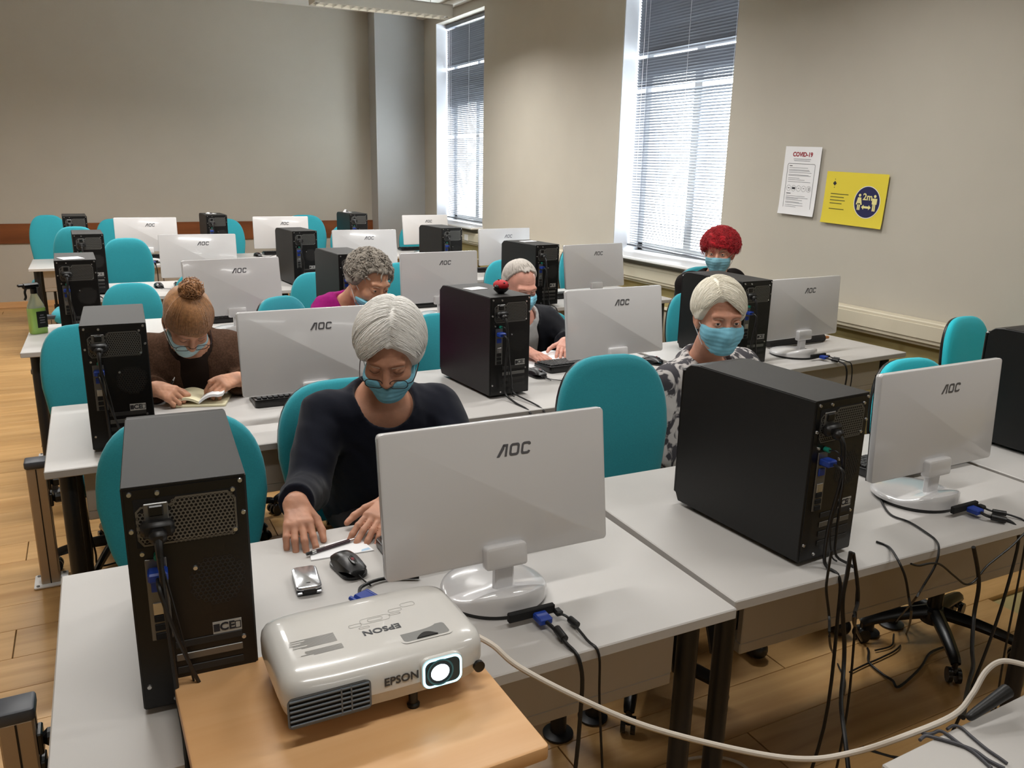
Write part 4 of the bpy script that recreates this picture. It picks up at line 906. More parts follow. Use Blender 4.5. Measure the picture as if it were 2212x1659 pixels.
cable('black_cable', [on((1891, 1052), 2, ZD + .004), on((1905, 1085), 2, ZD + .004), on((1925, 1112), 2, ZD + .004), on((1965, 1128), 2, ZD + .004), on((2000, 1150), 2, ZD + .004), on((2022, 1168), 2, ZD + .004), Hg(2028, 1188, 1.115), Hg(2020, 1222), Hg(1995, 1265), Hg(1972, 1300), F(1935, 1345), F(1930, 1375), F(1925, 1395), F(1890, 1405)], .0028, 'black keyboard cable snaking past the window-side monitor base to the floor')
cable('black_cable', [Hg(2103, 1182), Hg(2112, 1230), Hg(2114, 1270), Hg(2104, 1330), Hg(2100, 1400, 1.05), Hg(2102, 1440, 1.0), Hg(2092, 1480, .95), Hg(2080, 1550, .80)], .0050, 'black cable hanging in front of the chair base at the right')
cable('black_cable', [Hg(1968, 1218), Hg(1985, 1222), Hg(2010, 1217), Hg(2032, 1220), Hg(2060, 1243), Hg(2085, 1262), Hg(2105, 1255), Hg(2130, 1225), Hg(2150, 1208), Hg(2185, 1180), Hg(2215, 1150)], .0026, 'thin black cable stretched sideways below the front window-side desk edge')
cable('floor_cable', [F(1435, 1680), F(1470, 1645), F(1540, 1635), F(1600, 1650), F(1640, 1690)], .0045, 'pale cable loop on the floor under the white projector cable', M_cablewhite)
tq = thing('reading_book', (1.60, 3.30, ZD), .06, 'open white book before the person in the dark jacket', 'book')
pg = MB(); n = 12
for s in (-1, 1):
    R = []
    vs = []; fs = []
    for i in range(n + 1):
        u = i / n; x = s * u * .17; z = .004 + .016 * math.sin(math.pi * min(1, u * 1.15)) ** .8 * (1 - .5 * u)
        vs += [(x, -.12, z), (x, .12, z), (x, -.12, .0008), (x, .12, .0008)]
    for i in range(n):
        a = i * 4; b = a + 4; fs += [(a, b, b + 1, a + 1), (a + 2, a + 3, b + 3, b + 2), (a, a + 2, b + 2, b), (a + 1, b + 1, b + 3, a + 3)]
    fs.append((n * 4, n * 4 + 2, n * 4 + 3, n * 4 + 1)); m = MB().add(vs, fs); m.build('page_block', M_paper, tq, angle=60)
nb = thing('notebook', (.01, 3.20, ZD), -.30, 'small cream notebook held open by the person in brown', 'notebook')
M_cream2 = mat('cream_paper', srgb(232, 224, 190), .8)
for s, el in ((-1, .18), (1, .62)):
    m = MB(); vs = []; fs = []; n = 10
    for i in range(n + 1):
        u = i / n; x = s * u * .108 * math.cos(el); z = .022 + u * .095 * math.sin(el) * .55 + .012 * math.sin(math.pi * min(1, u * 1.2))
        vs += [(x, -.076, z), (x, .076, z), (x, -.076, z - .010), (x, .076, z - .010)]
    for i in range(n):
        a = i * 4; b = a + 4; fs += [(a, b, b + 1, a + 1), (a + 2, a + 3, b + 3, b + 2), (a, a + 2, b + 2, b), (a + 1, b + 1, b + 3, a + 3)]
    fs.append((n * 4, n * 4 + 2, n * 4 + 3, n * 4 + 1)); m.add(vs, fs); m.build('page_block', M_cream2 if s < 0 else M_paper, nb, angle=60)
m = MB(); m.slab(rrect(.19, .156, .006, 2), .0004, .010, .002); m.build('cover', M_cream2, nb)
# ------------------------------------------------------------------ people: signed-distance bodies turned into continuous meshes
def A3(*v): return np.array(v, float)
def nrm(v): v = np.asarray(v, float); return v / np.linalg.norm(v)
def cap(p, a, b, r0, r1=None):
    r1 = r0 if r1 is None else r1; a = np.asarray(a, float); ba = np.asarray(b, float) - a; pa = p - a
    t = np.clip(pa @ ba / max(ba @ ba, 1e-12), 0, 1)
    return np.sqrt(((pa - t[:, None] * ba) ** 2).sum(1)) - (r0 + (r1 - r0) * t)
def ell(p, c, r, R=None):
    q = p - np.asarray(c, float)
    if R is not None: q = q @ R
    r = np.asarray(r, float); k0 = np.sqrt(((q / r) ** 2).sum(1)); k1 = np.sqrt(((q / r ** 2) ** 2).sum(1)) + 1e-9
    return k0 * (k0 - 1) / k1
def smin(a, b, k): h = np.clip(.5 + .5 * (b - a) / k, 0, 1); return b + (a - b) * h - k * h * (1 - h)
def smax(a, b, k): return -smin(-a, -b, k)
def waves(p, amp, freq, seed, n=5):
    r = np.random.RandomState(seed); o = np.zeros(len(p)); q = p
    for i in range(n):
        d = nrm(r.randn(3)); o += np.sin(q @ d * freq * (1 + .5 * r.rand()) + r.rand() * 6.28 + 1.3 * np.sin(q @ nrm(r.randn(3)) * freq * .6 + r.rand() * 6))
    return o * amp / n
def sdf_mesh(fn, lo, hi, h):
    lo = np.asarray(lo, float); hi = np.asarray(hi, float); B = 10
    nb = np.ceil((hi - lo) / (h * B)).astype(int) + 1; n = nb * B
    bc = np.stack(np.meshgrid(*[lo[a] + (np.arange(nb[a]) * B + (B - 1) / 2) * h for a in range(3)], indexing='ij'), -1).reshape(-1, 3)
    db = fn(bc); act = np.abs(db) < 1.5 * math.sqrt(3) * B * h / 2 + .012
    D = np.repeat(np.repeat(np.repeat(np.where(db < 0, -1.0, 1.0).reshape(nb), B, 0), B, 1), B, 2)
    ids = np.argwhere(act.reshape(nb)); off = np.stack(np.meshgrid(*[np.arange(B)] * 3, indexing='ij'), -1).reshape(-1, 3)
    for c in range(0, len(ids), 200):
        I = (ids[c:c + 200, None, :] * B + off[None]).reshape(-1, 3); D[I[:, 0], I[:, 1], I[:, 2]] = fn(lo + I * h)
    S = D < 0; cnt = sum(S[i:n[0] - 1 + i, j:n[1] - 1 + j, k:n[2] - 1 + k].astype(np.int8) for i in (0, 1) for j in (0, 1) for k in (0, 1))
    cells = np.argwhere((cnt > 0) & (cnt < 8)); vid = -np.ones(n - 1, int); vid[tuple(cells.T)] = np.arange(len(cells))
    V = np.zeros((len(cells), 3)); W = np.zeros(len(cells)); C8 = [(i, j, k) for i in (0, 1) for j in (0, 1) for k in (0, 1)]
    for a in C8:
        for ax in range(3):
            if a[ax]: continue
            b = list(a); b[ax] = 1; A = cells + a; Bc = cells + b; d0 = D[tuple(A.T)]; d1 = D[tuple(Bc.T)]; m = (d0 < 0) != (d1 < 0)
            t = np.where(m, d0 / np.where(m, d0 - d1, 1), 0); P = A + t[:, None] * (np.array(b) - np.array(a)); V[m] += P[m]; W[m] += 1
    V = lo + V / W[:, None] * h; F = []
    for ax in range(3):
        u, v = (ax + 1) % 3, (ax + 2) % 3; sl0 = [slice(1, -1)] * 3; sl0[ax] = slice(0, n[ax] - 1); sl1 = list(sl0); sl1[ax] = slice(1, n[ax])
        ch = np.argwhere(S[tuple(sl0)] != S[tuple(sl1)]); 
        if not len(ch): continue
        ch = ch + np.array([0 if a == ax else 1 for a in range(3)]); eu = np.eye(3, dtype=int)[u]; ev = np.eye(3, dtype=int)[v]
        def g(q): return vid[tuple(np.clip(q, 0, n - 2).T)]
        Q = np.stack([g(ch - eu - ev), g(ch - ev), g(ch), g(ch - eu)], 1); fl = ~S[tuple(ch.T)]; Q[fl] = Q[fl][:, ::-1]; F.append(Q[(Q >= 0).all(1)])
    return V, np.concatenate(F)
def np_mesh(name, parts, m, parent, angle=None):
    Vs = []; Fs = []; o = 0
    for V, F in parts: Vs.append(V); Fs.append(F + o); o += len(V)
    V = np.concatenate(Vs); F = np.concatenate(Fs); me = bpy.data.meshes.new(name)
    me.vertices.add(len(V)); me.vertices.foreach_set('co', V.astype(np.float32).ravel()); me.loops.add(F.size); me.loops.foreach_set('vertex_index', F.astype(np.int32).ravel())
    me.polygons.add(len(F)); me.polygons.foreach_set('loop_start', np.arange(0, F.size, 4, dtype=np.int32)); me.polygons.foreach_set('loop_total', np.full(len(F), 4, np.int32))
    me.update(calc_edges=True); me.validate(); me.polygons.foreach_set('use_smooth', np.ones(len(F), bool)); me.materials.append(m); me.update()
    return link(name, me, parent)
def frame(fwd, roll=0.0):
    f = nrm(fwd); r = nrm(np.cross(f, A3(0, 0, 1))); u = np.cross(r, f); c, s = math.cos(roll), math.sin(roll)
    return np.stack([c * r + s * u, f, -s * r + c * u], 1)        # columns: person's right, forward, up

def skin_mat(name, col, dark=.14):
    m = mat(name, col, .5, sss=.12, noise=dark, nscale=22, bump=.12, bscale=260, spec=.35); return m
# ---- head (local: x = own right, y = forward, z = up, centre of the head at the origin)
def head_sdf(q, o):
    w = o.get('w', 1.0)
    d = ell(q, (0, -.014, .036), (.073 * w, .094, .086))
    d = smin(d, ell(q, (0, .016, -.034), (.060 * w, .072, .072)), .03)
    d = smin(d, cap(q, (0, .062, -.088), (0, .066, -.084), .021), .035)
    for s in (-1, 1):
        d = smin(d, cap(q, (s * .046, .0, -.066), (s * .018, .062, -.090), .016, .018), .03)     # jaw line
        d = smin(d, ell(q, (s * .036, .062, -.022), (.026, .024, .024)), .022)                    # cheek bone
        d = smin(d, cap(q, (s * .012, .083, .030), (s * .042, .073, .030), .009), .018)           # brow
    for s in (-1, 1):
        d = smax(d, -ell(q, (s * .032, .094, .010), (.019, .017, .014)), .014)                    # eye socket
        d = smin(d, ell(q, (s * .032, .0735, .009), (.0165, .0135, .0125)), .005)                 # lid
    d = smin(d, cap(q, (0, .082, .018), (0, .104, -.026), .0075, .0115), .012)
    for s in (-1, 1): d = smin(d, ell(q, (s * .0105, .094, -.029), (.009, .011, .008)), .007)
    for s in (-1, 1):
        e = ell(q, (s * .077 * w, -.010, .0), (.009, .019, .032), frame((-s * .35, 1, .1)))
        e = smax(e, -ell(q, (s * .086 * w, -.008, .004), (.007, .011, .02)), .006); d = smin(d, e, .006)
        d = smin(d, ell(q, (s * .074 * w, -.002, -.027), (.007, .008, .010)), .006)
    for s in (-1, 1): d = smin(d, cap(q, (0, .086, -.056 + s * .004), (s * .018, .078, -.058), .006, .003), .008)
    return d + o.get('wr', .0006) * np.sin(q[:, 2] * 520 + 14 * np.abs(q[:, 0])) * np.exp(-((q[:, 2] - .055) / .016) ** 2) * (q[:, 1] > .06)
def mask_sdf(q, o):
    top, bot, ht = o.get('mtop', -.012), -.108, o.get('mnose', 1.0)
    d = ell(q, (0, .016, -.034), (.0625, .075, .076)); d = smin(d, cap(q, (0, .062, -.086), (0, .068, -.080), .026), .04)
    if ht: d = smin(d, cap(q, (0, .080, .010), (0, .105, -.030), .010, .016), .035)
    for s in (-1, 1): d = smin(d, ell(q, (s * .034, .058, -.030), (.027, .026, .03)), .025)
    zz = q[:, 2]; d = d - .005 - .0016 * np.abs(((zz * 62) % 1.0) * 2 - 1) + .0011 * np.sin(q[:, 0] * 90 + 40 * zz) 
    tl = top + o.get('mv', .018) * (np.clip(1 - np.abs(q[:, 0]) / .028, 0, 1)) - .10 * np.maximum(0, .05 - q[:, 1]) * 1.2
    d = np.maximum(d, zz - tl); d = np.maximum(d, bot - zz); d = np.maximum(d, .006 + .10 * np.abs(zz + .05) - q[:, 1])
    return d
def hair_sdf(q, o):
    t = o.get('thick', .014); v = o.get('vol', (1, 1, 1))
    d = ell(q, (0, -.018, .040 + o.get('lift', 0)), ((.075 + t) * v[0], (.096 + t) * v[1], (.087 + t) * v[2]))
    y = q[:, 1]; zf, zs, zb = o.get('line', (.070, -.012, -.075)); y0 = o.get('y0', .01); s = np.clip((y - y0) / .075, 0, 1); s2 = np.clip((y + .085) / .085, 0, 1)
    zc = np.where(y > y0, zs + (zf - zs) * s * s * (3 - 2 * s), zb + (zs - zb) * s2)
    if 'fringe' in o: fx = o['fringe']; zc = zc - fx[2] * np.exp(-((q[:, 0] - fx[0]) / fx[1]) ** 2) * (y > .03)
    zc = zc + .004 * np.sin(q[:, 0] * 150 + 3 * np.sin(q[:, 0] * 61))
    d = smax(d, zc - q[:, 2], .010)
    return d + waves(q, o.get('namp', .004), o.get('nf', 110), o.get('seed', 1), 6)
def locks(hp, pairs, o, rad=.0032, seg=7, name='hair'):
    """hair strands as tapered tubes laid on the hair volume: pairs of unit directions (start, end)"""
    t = o.get('thick', .014); v = o.get('vol', (1, 1, 1)); c = A3(0, -.018, .040 + o.get('lift', 0)); rr = A3((.075 + t) * v[0], (.096 + t) * v[1], (.087 + t) * v[2])
    mb = MB(); r = np.random.RandomState(o.get('seed', 1) + 7); curl = o.get('curl', 0.0); out = o.get('lockout', 1.012)
    for a, b in pairs:
        a = nrm(a); b = nrm(b); k = out + r.uniform(-.014, .014) * o.get('jit', 1); ph = r.uniform(0, 6.28); pts = []
        ax1 = nrm(np.cross(a, b) + 1e-6)
        for i in range(seg + 1):
            s = i / seg; d = nrm(a * (1 - s) + b * s); e = k * (1 + .012 * math.sin(math.pi * s)) - .045 * (1 if s in (0, 1) else 0)
            p = c + d * rr * e
            if curl: p = p + (ax1 * math.sin(ph + s * 9) + d * math.cos(ph + s * 9)) * curl
            pts.append(Vector((hp[0] + hp[1] @ p).tolist()))
        mb.tube(pts, rad * r.uniform(.6, 1.3), n=4, smooth=2, taper=lambda q: .35 + .65 * math.sin(math.pi * min(.97, max(.03, q))), flat=o.get('flat', .6))
    return mb
def hand_sdf(p, W, D, N, right, Fd=None, curl=(.35, .45, .25), spread=.10, thumb=(.55, .75, .25), scale=1.0, curls=None):
    D = nrm(D); N = np.asarray(N, float); N = nrm(N - D * (N @ D)); S = nrm(np.cross(D, N)) * (1 if right else -1); k = scale; tips = []
    pal = cap(p, W - (D if Fd is None else Fd) * .03 * k, W + D * .012 * k, .0235 * k, .0215 * k)
    for sx in (-.022, -.007, .009, .024): pal = smin(pal, cap(p, W + D * .008 * k + S * sx * .55 * k, W + D * .080 * k + S * sx * k, .0155 * k, .0128 * k), .012 * k)
    fin = None
    for q, (off, L) in enumerate(((.0265, (.042, .026, .021)), (.0090, (.047, .030, .022)), (-.0090, (.043, .028, .021)), (-.0255, (.034, .021, .018)))):
        c = (curls[q] if curls else curl); a = 0; b = W + (D * (.084 - .004 * abs(q - 1)) + S * off) * k; dirs = nrm(D + S * spread * (1 - q) * .8); f = None; rad = (.0096, .0086, .0078, .0066)
        for j in range(3):
            a += c[j]; d2 = dirs * math.cos(a) + N * math.sin(a); e = b + d2 * L[j] * k; g = cap(p, b, e, rad[j] * k, rad[j + 1] * k); f = g if f is None else smin(f, g, .003); b = e
        tips.append((b, d2, N * math.cos(a) - dirs * math.sin(a))); fin = f if fin is None else np.minimum(fin, f)
    d = smin(pal, fin, .007 * k); b = W + (D * .022 + S * .022) * k; dr = nrm(D * thumb[0] + S * thumb[1] + N * thumb[2]); f = None
    for j, L in enumerate((.042, .034, .027)):
        e = b + dr * L * k; g = cap(p, b, e, (.0145, .0105, .0095)[j] * k, (.0108, .0096, .0078)[j] * k); f = g if f is None else smin(f, g, .004); b = e; dr = nrm(dr + D * .35 - S * .22)
    return smin(d, f, .010 * k), tips
def person(name, o, label):
    hc = A3(*o['head']); Rh = frame(o['fwd'], o.get('roll', 0)); hs = o.get('hs', 1.0)
    root = thing(name, (o['hip'][0], o['hip'][1], 0), 0, label, 'person', 'people at the desks'); org = A3(o['hip'][0], o['hip'][1], 0)
    nb, hip = A3(*o['neck']), A3(*o['hip']); sh = [A3(*o['shR']), A3(*o['shL'])]; el = [A3(*o['elR']), A3(*o['elL'])]; wr = [A3(*o['wrR']), A3(*o['wrL'])]
    cw = o.get('chest', 1.0); mid = (nb + hip) / 2; ax = nrm(nb - hip); fw = nrm(np.cross(ax, sh[0] - sh[1])); fw = fw if fw[1] < 0 else -fw
    Rt = np.stack([nrm(np.cross(fw, ax)), fw, ax], 1)
    def loc(q): return (q - hc) @ Rh / hs
    def neckc(p): return cap(p, hc + Rh @ A3(0, -.028, -.055), nb + A3(0, .0, -.01), .052, .058)
    def torso(p, g):
        d = cap(p, sh[0] * .86 + sh[1] * .14 - ax * .02, sh[1] * .86 + sh[0] * .14 - ax * .02, .072 + g)
        d = smin(d, ell(p, nb - ax * .15 + fw * .02, (.165 * cw + g, .115 * cw + g, .17 + g), Rt), .06)
        d = smin(d, ell(p, mid - ax * .06 + fw * .025, (.155 * cw + g, .125 * cw + g, .17 + g), Rt), .06)
        d = smin(d, ell(p, hip + A3(0, 0, .02), (.18 * cw + g, .14 * cw + g, .12 + g)), .06)
        d = smin(d, cap(p, nb - ax * .02, nb - ax * .07, .062 + g, .10 + g), .06)
        return d
    def arm(p, s, g): return smin(cap(p, sh[s], el[s], .056 + g, .043 + g), cap(p, el[s], wr[s], .043 + g, .029 + g), .02)
    hands = [o.get('handR'), o.get('handL')]
    def skin_head(p):
        d = smin(head_sdf(loc(p), o) * hs, neckc(p), .022); return smin(d, torso(p, -.012), .03)
    parts = [sdf_mesh(lambda p: np.maximum(skin_head(p), (nb[2] - .10) - p[:, 2]), np.minimum(hc, nb) - A3(.15, .15, .15), np.maximum(hc, nb) + A3(.15, .15, .16), o.get('hres', .0042))]
    def rest(p):
        d = torso(p, -.014)
        for s in (0, 1):
            d = smin(d, arm(p, s, -.010), .03)
            kn, ft = A3(*o['knee'][s]), A3(*o['foot'][s]); hp_ = hip + (kn - hip) * .1; d = smin(d, smin(cap(p, hip + A3(-.08 if s == 0 else .08, 0, -.02), kn, .068, .048), cap(p, kn, ft, .046, .032), .02), .03)
        return d
    parts.append(sdf_mesh(rest, A3(*np.min([hip, *sh, *el, *wr, *o['knee'], *o['foot']], 0)) - .16, A3(*np.max([hip, nb, *sh, *el, *wr, *o['knee'], *o['foot']], 0)) + .14, .02))
    nails = []
    for s in (0, 1):
        if hands[s]:
            H = dict(hands[s]); W = wr[s]; H['Fd'] = nrm(wr[s] - el[s]); vis = H.pop('nails', False); D = H.pop('D'); N = H.pop('N')
            tips = hand_sdf(np.zeros((1, 3)), W, D, N, s == 0, **H)[1]
            f = lambda p: smin(hand_sdf(p, W, D, N, s == 0, **H)[0], cap(p, W - nrm(wr[s] - el[s]) * .075, W, .0290, .0255), .02) + waves(p, .0006, 300, 5, 4)
            parts.append(sdf_mesh(f, W - .15, W + .15 + nrm(A3(*D)) * .08, .0027))
            if vis: nails += tips
    body = np_mesh('body', [(V - org, F) for V, F in parts], o['skin'], root)
    for (b, d, n) in nails:
        mb = MB(); R3 = Matrix(np.stack([nrm(np.cross(d, -n)), d, -n], 1).tolist()); mb.ell(Vector((b - d * .002 - n * .0052 - org).tolist()), (.0046, .0062, .0020), 12, 8, R3); mb.build('fingernail', M_nail, root)
    # clothing
    cl = o['cloth']; g = cl.get('g', .012); cuff = cl.get('cuff', (.0, .0)); sd = cl.get('seed', 3)
    def top(p):
        d = torso(p, g)
        for s in (0, 1):
            ww = wr[s] - nrm(wr[s] - el[s]) * .025 if cuff[s] == 0 else el[s] + (wr[s] - el[s]) * cuff[s]
            a = smin(cap(p, sh[s], el[s], .060 + g, .050 + g), cap(p, el[s], ww, .050 + g, .037 + g), .02); a = np.maximum(a, (p - ww) @ nrm(wr[s] - el[s]) - .012); d = smin(d, a, .035)
        d = d + waves(p, cl.get('fold', .006), cl.get('ff', 38), sd, 7) + waves(p, cl.get('fold', .006) * .35, 110, sd + 9, 5)
        nr = cl.get('neck', .085); d = smax(d, -cap(p, nb + ax * .10, nb - ax * cl.get('nd', .0) + fw * .045, nr), .016)
        if cl.get('vneck'): d = smax(d, -cap(p, nb + fw * .12 + ax * .04, mid + fw * .25, .055, .085), .01)
        d = np.maximum(d, (hip[2] - .10) - p[:, 2]); return d
    allp = np.array([hip, nb, *sh, *el, *wr]); np_mesh(cl.get('name', 'jumper'), [(V - org, F) for V, F in [sdf_mesh(top, allp.min(0) - .15, allp.max(0) + .12, cl.get('res', .0085))]], cl['mat'], root)
    if 'under' in cl:
        np_mesh(cl['under'][0], [(V - org, F) for V, F in [sdf_mesh(lambda p: np.maximum(smax(torso(p, g - .008) + waves(p, .004, 40, 4), -cap(p, nb + ax * .10, nb + fw * .03, .075), .006), (hip[2] - .05) - p[:, 2]), np.minimum(hip, nb) - .3, np.maximum(hip, nb) + .25, .010)]], cl['under'][1], root)
    def trous(p):
        d = ell(p, hip, (.185 * cw, .15 * cw, .115))
        for s in (0, 1): kn, ft = A3(*o['knee'][s]), A3(*o['foot'][s]); d = smin(d, smin(cap(p, hip + A3(-.08 if s == 0 else .08, 0, -.02), kn, .082, .064), cap(p, kn, ft + A3(0, 0, .03), .062, .050), .03), .03)
        return np.maximum(d + waves(p, .004, 40, 8), .05 - p[:, 2])
    allp = np.array([hip, *o['knee'], *o['foot']]); np_mesh('trousers', [(V - org, F) for V, F in [sdf_mesh(trous, allp.min(0) - .22, allp.max(0) + .22, .016)]], o.get('trouser', M_trous), root)
    for s in (0, 1):
        ft = A3(*o['foot'][s]); fd = nrm(A3(*o.get('toe', (0, -1, 0))))
        def shoe(p):
            d = smin(cap(p, A3(ft[0], ft[1], .045) - fd * .03, A3(ft[0], ft[1], .035) + fd * .14, .042, .036), cap(p, A3(ft[0], ft[1], .05), ft + A3(0, 0, .05), .040), .03)
            return np.maximum(d, .002 - p[:, 2])
        np_mesh('shoe', [(V - org, F) for V, F in [sdf_mesh(shoe, A3(ft[0], ft[1], .05) - .22, A3(ft[0], ft[1], .1) + .22, .010)]], M_shoe, root)
    # hair, mask, glasses
    hl = np.min([hc - .22], 0); hh = hc + .22
    def tohead(p): return loc(p)
    hr = o['hair']; hm = hr['mat']
    hv = [sdf_mesh(lambda p: hair_sdf(loc(p), hr) * hs, hc - .19, hc + .19, .005)]
    ho = np_mesh('hair', [(V - org, F) for V, F in hv], hm, root)
    if hr.get('pairs'):
        lk = locks((hc - org, Rh * hs), hr['pairs'], hr, hr.get('rad', .0032)); l = lk.build('hair_locks', hm, ho, angle=180); l['kind'] = 'stuff'
    if 'bun' in hr:
        bc = hc + Rh @ A3(*hr['bun']) * hs
        bm = np_mesh('hair_bun', [(V - org, F) for V, F in [sdf_mesh(lambda p: ell(p, bc, (.045, .04, .032)) + waves(p, .012, 120, 4, 6), bc - .1, bc + .1, .004)]], hm, ho)
        mb = MB(); r = np.random.RandomState(2)
        for i in range(160):
            d = nrm(r.randn(3)); e = nrm(d + r.randn(3) * .9); pts = [Vector((bc - org + q).tolist()) for q in (d * .030, nrm(d + e * .4) * .043, nrm(d * .4 + e) * .046, e * r.uniform(.036, .052))]; mb.tube(pts, .0026, n=4, smooth=3, taper=lambda q: 1 - .8 * q)
        l = mb.build('hair_locks', hm, ho, angle=180); l['kind'] = 'stuff'
    mk = o.get('mask')
    if mk:
        mc = A3(*mk.get('off', (0, 0, 0))); Rm = np.array(Matrix.Rotation(mk.get('tilt', 0), 3, 'X')) @ np.array(Matrix.Rotation(mk.get('roll', 0), 3, 'Y'))
        mf = lambda p: mask_sdf((loc(p) - mc) @ Rm, mk) * hs
        mo = np_mesh('face_mask', [(V - org, F) for V, F in [sdf_mesh(mf, hc - .17, hc + .17, .0034)]], mk['mat'], root)
        for s in (-1, 1):
            for z0, z1 in ((-.028, .010), (-.085, -.022)):
                pts = [(s * .060, .024, z0), (s * .072, .008, (z0 + z1) / 2), (s * .083, -.014, z1)]; MB().tube([Vector((hc + Rh @ (A3(*q) * hs) - org).tolist()) for q in pts], .0014, n=5, smooth=4).build('ear_loop', M_loop, mo)
    gls = o.get('glasses')
    if gls:
        go = A3(*gls.get('off', (0, 0, 0))); g3 = lambda q: Vector((hc + Rh @ ((A3(*q) + go) * hs) - org).tolist()); rim = link('spectacles', None, root)
        for s in (-1, 1):
            pts = [g3((s * .034 + x, .094 - abs(s * .034 + x) * .10, z)) for x, z in rrect(.048, .030, .013, 4)]; pts.append(pts[0])
            MB().tube(pts, .0012, n=6, smooth=2, cap=False).build('lens_rim', M_rim, rim)
            ring = [g3((s * .034 + x, .0935 - abs(s * .034 + x) * .10, z)) for x, z in rrect(.046, .028, .012, 4)]; MB().add(ring, [tuple(range(len(ring)))]).build('lens', M_lens, rim)
            MB().tube([g3((s * .058, .088, .004)), g3((s * .072, .078, .006)), g3((s * .080, .03, .008)), g3((s * .082, -.02, .010)), g3((s * .080, -.035, -.004))], .0014, n=6, smooth=4).build('temple', M_rim, rim)
        MB().tube([g3((-.011, .093, .003)), g3((0, .098, .006)), g3((.011, .093, .003))], .0013, n=6, smooth=4).build('bridge', M_rim, rim)
    if o.get('eyes'):
        for s in (-1, 1):
            e = A3(s * .032, .0765, .0075); G = lambda q: Vector((hc + Rh @ (A3(*q) * hs) - org).tolist()); R3 = Matrix(Rh.tolist())
            eo = MB().ell(G(e), (.0118 * hs,) * 3, 18, 12, R3).build('eye', M_eye, root); lk = A3(*o['eyes']); dv = nrm(A3(0, 1, 0) + lk)
            MB().ell(G(e + dv * .0092), (.0052 * hs,) * 3, 14, 8, R3).build('iris', M_iris, eo)
            def lids(p): q = loc(p); d = np.sqrt(((q - e) ** 2).sum(1)) - .0136; return smax(d, -smax(np.abs(q[:, 2] - e[2] + .0006) - o.get('open', .0042) * np.clip(1 - ((q[:, 0] - e[0]) / .014) ** 2, 0, 1), e[1] - q[:, 1], .001), .0015) * hs
            c = hc + Rh @ (e * hs); np_mesh('eyelid', [(V - org, F) for V, F in [sdf_mesh(lids, c - .022, c + .022, .0012)]], o['skin'], root)
            MB().tube([G((s * .018, .090, .0225)), G((s * .032, .0895, .026)), G((s * .048, .078, .022))], .0028, n=6, smooth=4, taper=lambda q: 1 - .6 * q, flat=.7).build('eyebrow', o.get('brow', M_brow), root)
    else:
        for s in (-1, 1):
            G = lambda q: Vector((hc + Rh @ (A3(*q) * hs) - org).tolist())
            MB().tube([G((s * .019, .0835, .0035)), G((s * .032, .0880, .0000)), G((s * .046, .0805, .0035))], .0007, n=6, smooth=4).build('eyelash', M_lash, root)
            MB().tube([G((s * .016, .0915, .0235)), G((s * .032, .0905, .027)), G((s * .050, .078, .023))], .0026, n=6, smooth=4, taper=lambda q: 1 - .6 * q, flat=.7).build('eyebrow', M_brow, root)
    return root

M_nail = mat('nail', srgb(222, 160, 142), .25); M_trous = mat('dark_trousers', srgb(30, 30, 36), .85); M_shoe = mat('black_shoe', srgb(16, 15, 15), .35); M_loop = mat('elastic_white', srgb(230, 232, 236), .7)
M_rim = mat('spectacle_metal', srgb(62, 52, 52), .3, metal=.8); M_eye = mat('eye_white', srgb(215, 205, 198), .25); M_iris = mat('eye_iris', srgb(52, 44, 40), .15)
M_lens = M_glass; M_lash = mat('lash_dark', srgb(96, 62, 50), .7); M_brow = mat('brow_grey', srgb(150, 122, 104), .8)
M_mask1 = mat('mask_blue', srgb(128, 196, 220), .8, noise=.05, nscale=60); M_mask2 = mat('mask_pale', srgb(176, 212, 222), .8, noise=.05, nscale=60); M_mask3 = mat('mask_teal', srgb(120, 172, 188), .8, noise=.05, nscale=60)
def hair_mat(name, col, var=.16, rough=.5): return mat(name, col, rough, noise=var, nscale=90, bump=.5, bscale=420, spec=.35, sheen=.2)
def rp_pairs(n, seed, f): r = np.random.RandomState(seed); return [f(r) for _ in range(n)]
def part_hair(px, front_low, n, seed, sweep=0):
    """strands leaving a parting line and falling to both sides; sweep: side whose front strands cross the forehead"""
    def f(r):
        y = r.uniform(-.55, .82); s = r.choice([-1, 1]); a = A3(px + s * r.uniform(-.07, .04), y, math.sqrt(max(.05, 1 - px * px - y * y * .9)))
        fr = max(0, y) / .8; zl = front_low[0] if s > 0 else front_low[1]
        if s == sweep and y > .30: return a, A3(s * r.uniform(.55, .95), .80 - .25 * r.rand() - .15 * (1 - fr), r.uniform(-.14, .26))
        b = A3(s * r.uniform(.85, 1.05), y * .75 + r.uniform(-.05, .12), r.uniform(-.35, .05) + fr * zl); return a, b
    return rp_pairs(n, seed, f)
S1 = skin_mat('skin_tan', srgb(194, 142, 116)); S2 = skin_mat('skin_fair', srgb(204, 148, 124)); S3 = skin_mat('skin_rosy', srgb(208, 152, 134)); S4 = skin_mat('skin_warm', srgb(198, 146, 118))
H_white = hair_mat('hair_white', srgb(244, 242, 238), .03); H_cream = hair_mat('hair_cream', srgb(244, 238, 222), .04); H_brown = hair_mat('hair_ginger', srgb(152, 106, 64), .28); H_grey = hair_mat('hair_grey', srgb(136, 128, 118), .4, .75); H_silver = hair_mat('hair_silver', srgb(196, 188, 180), .12); H_red = hair_mat('hair_red', srgb(168, 8, 26), .3, .85)
C_navy = mat('navy_jersey', srgb(19, 22, 34), .9, sheen=.1, noise=.12, nscale=300, bump=.15, bscale=900, spec=.15)
C_brown = mat('brown_knit', srgb(74, 54, 42), .95, noise=.3, nscale=160, bump=.6, bscale=320, spec=.1); C_mag = mat('magenta_knit', srgb(150, 24, 112), .85, noise=.08, nscale=80, bump=.15, bscale=500, spec=.15)
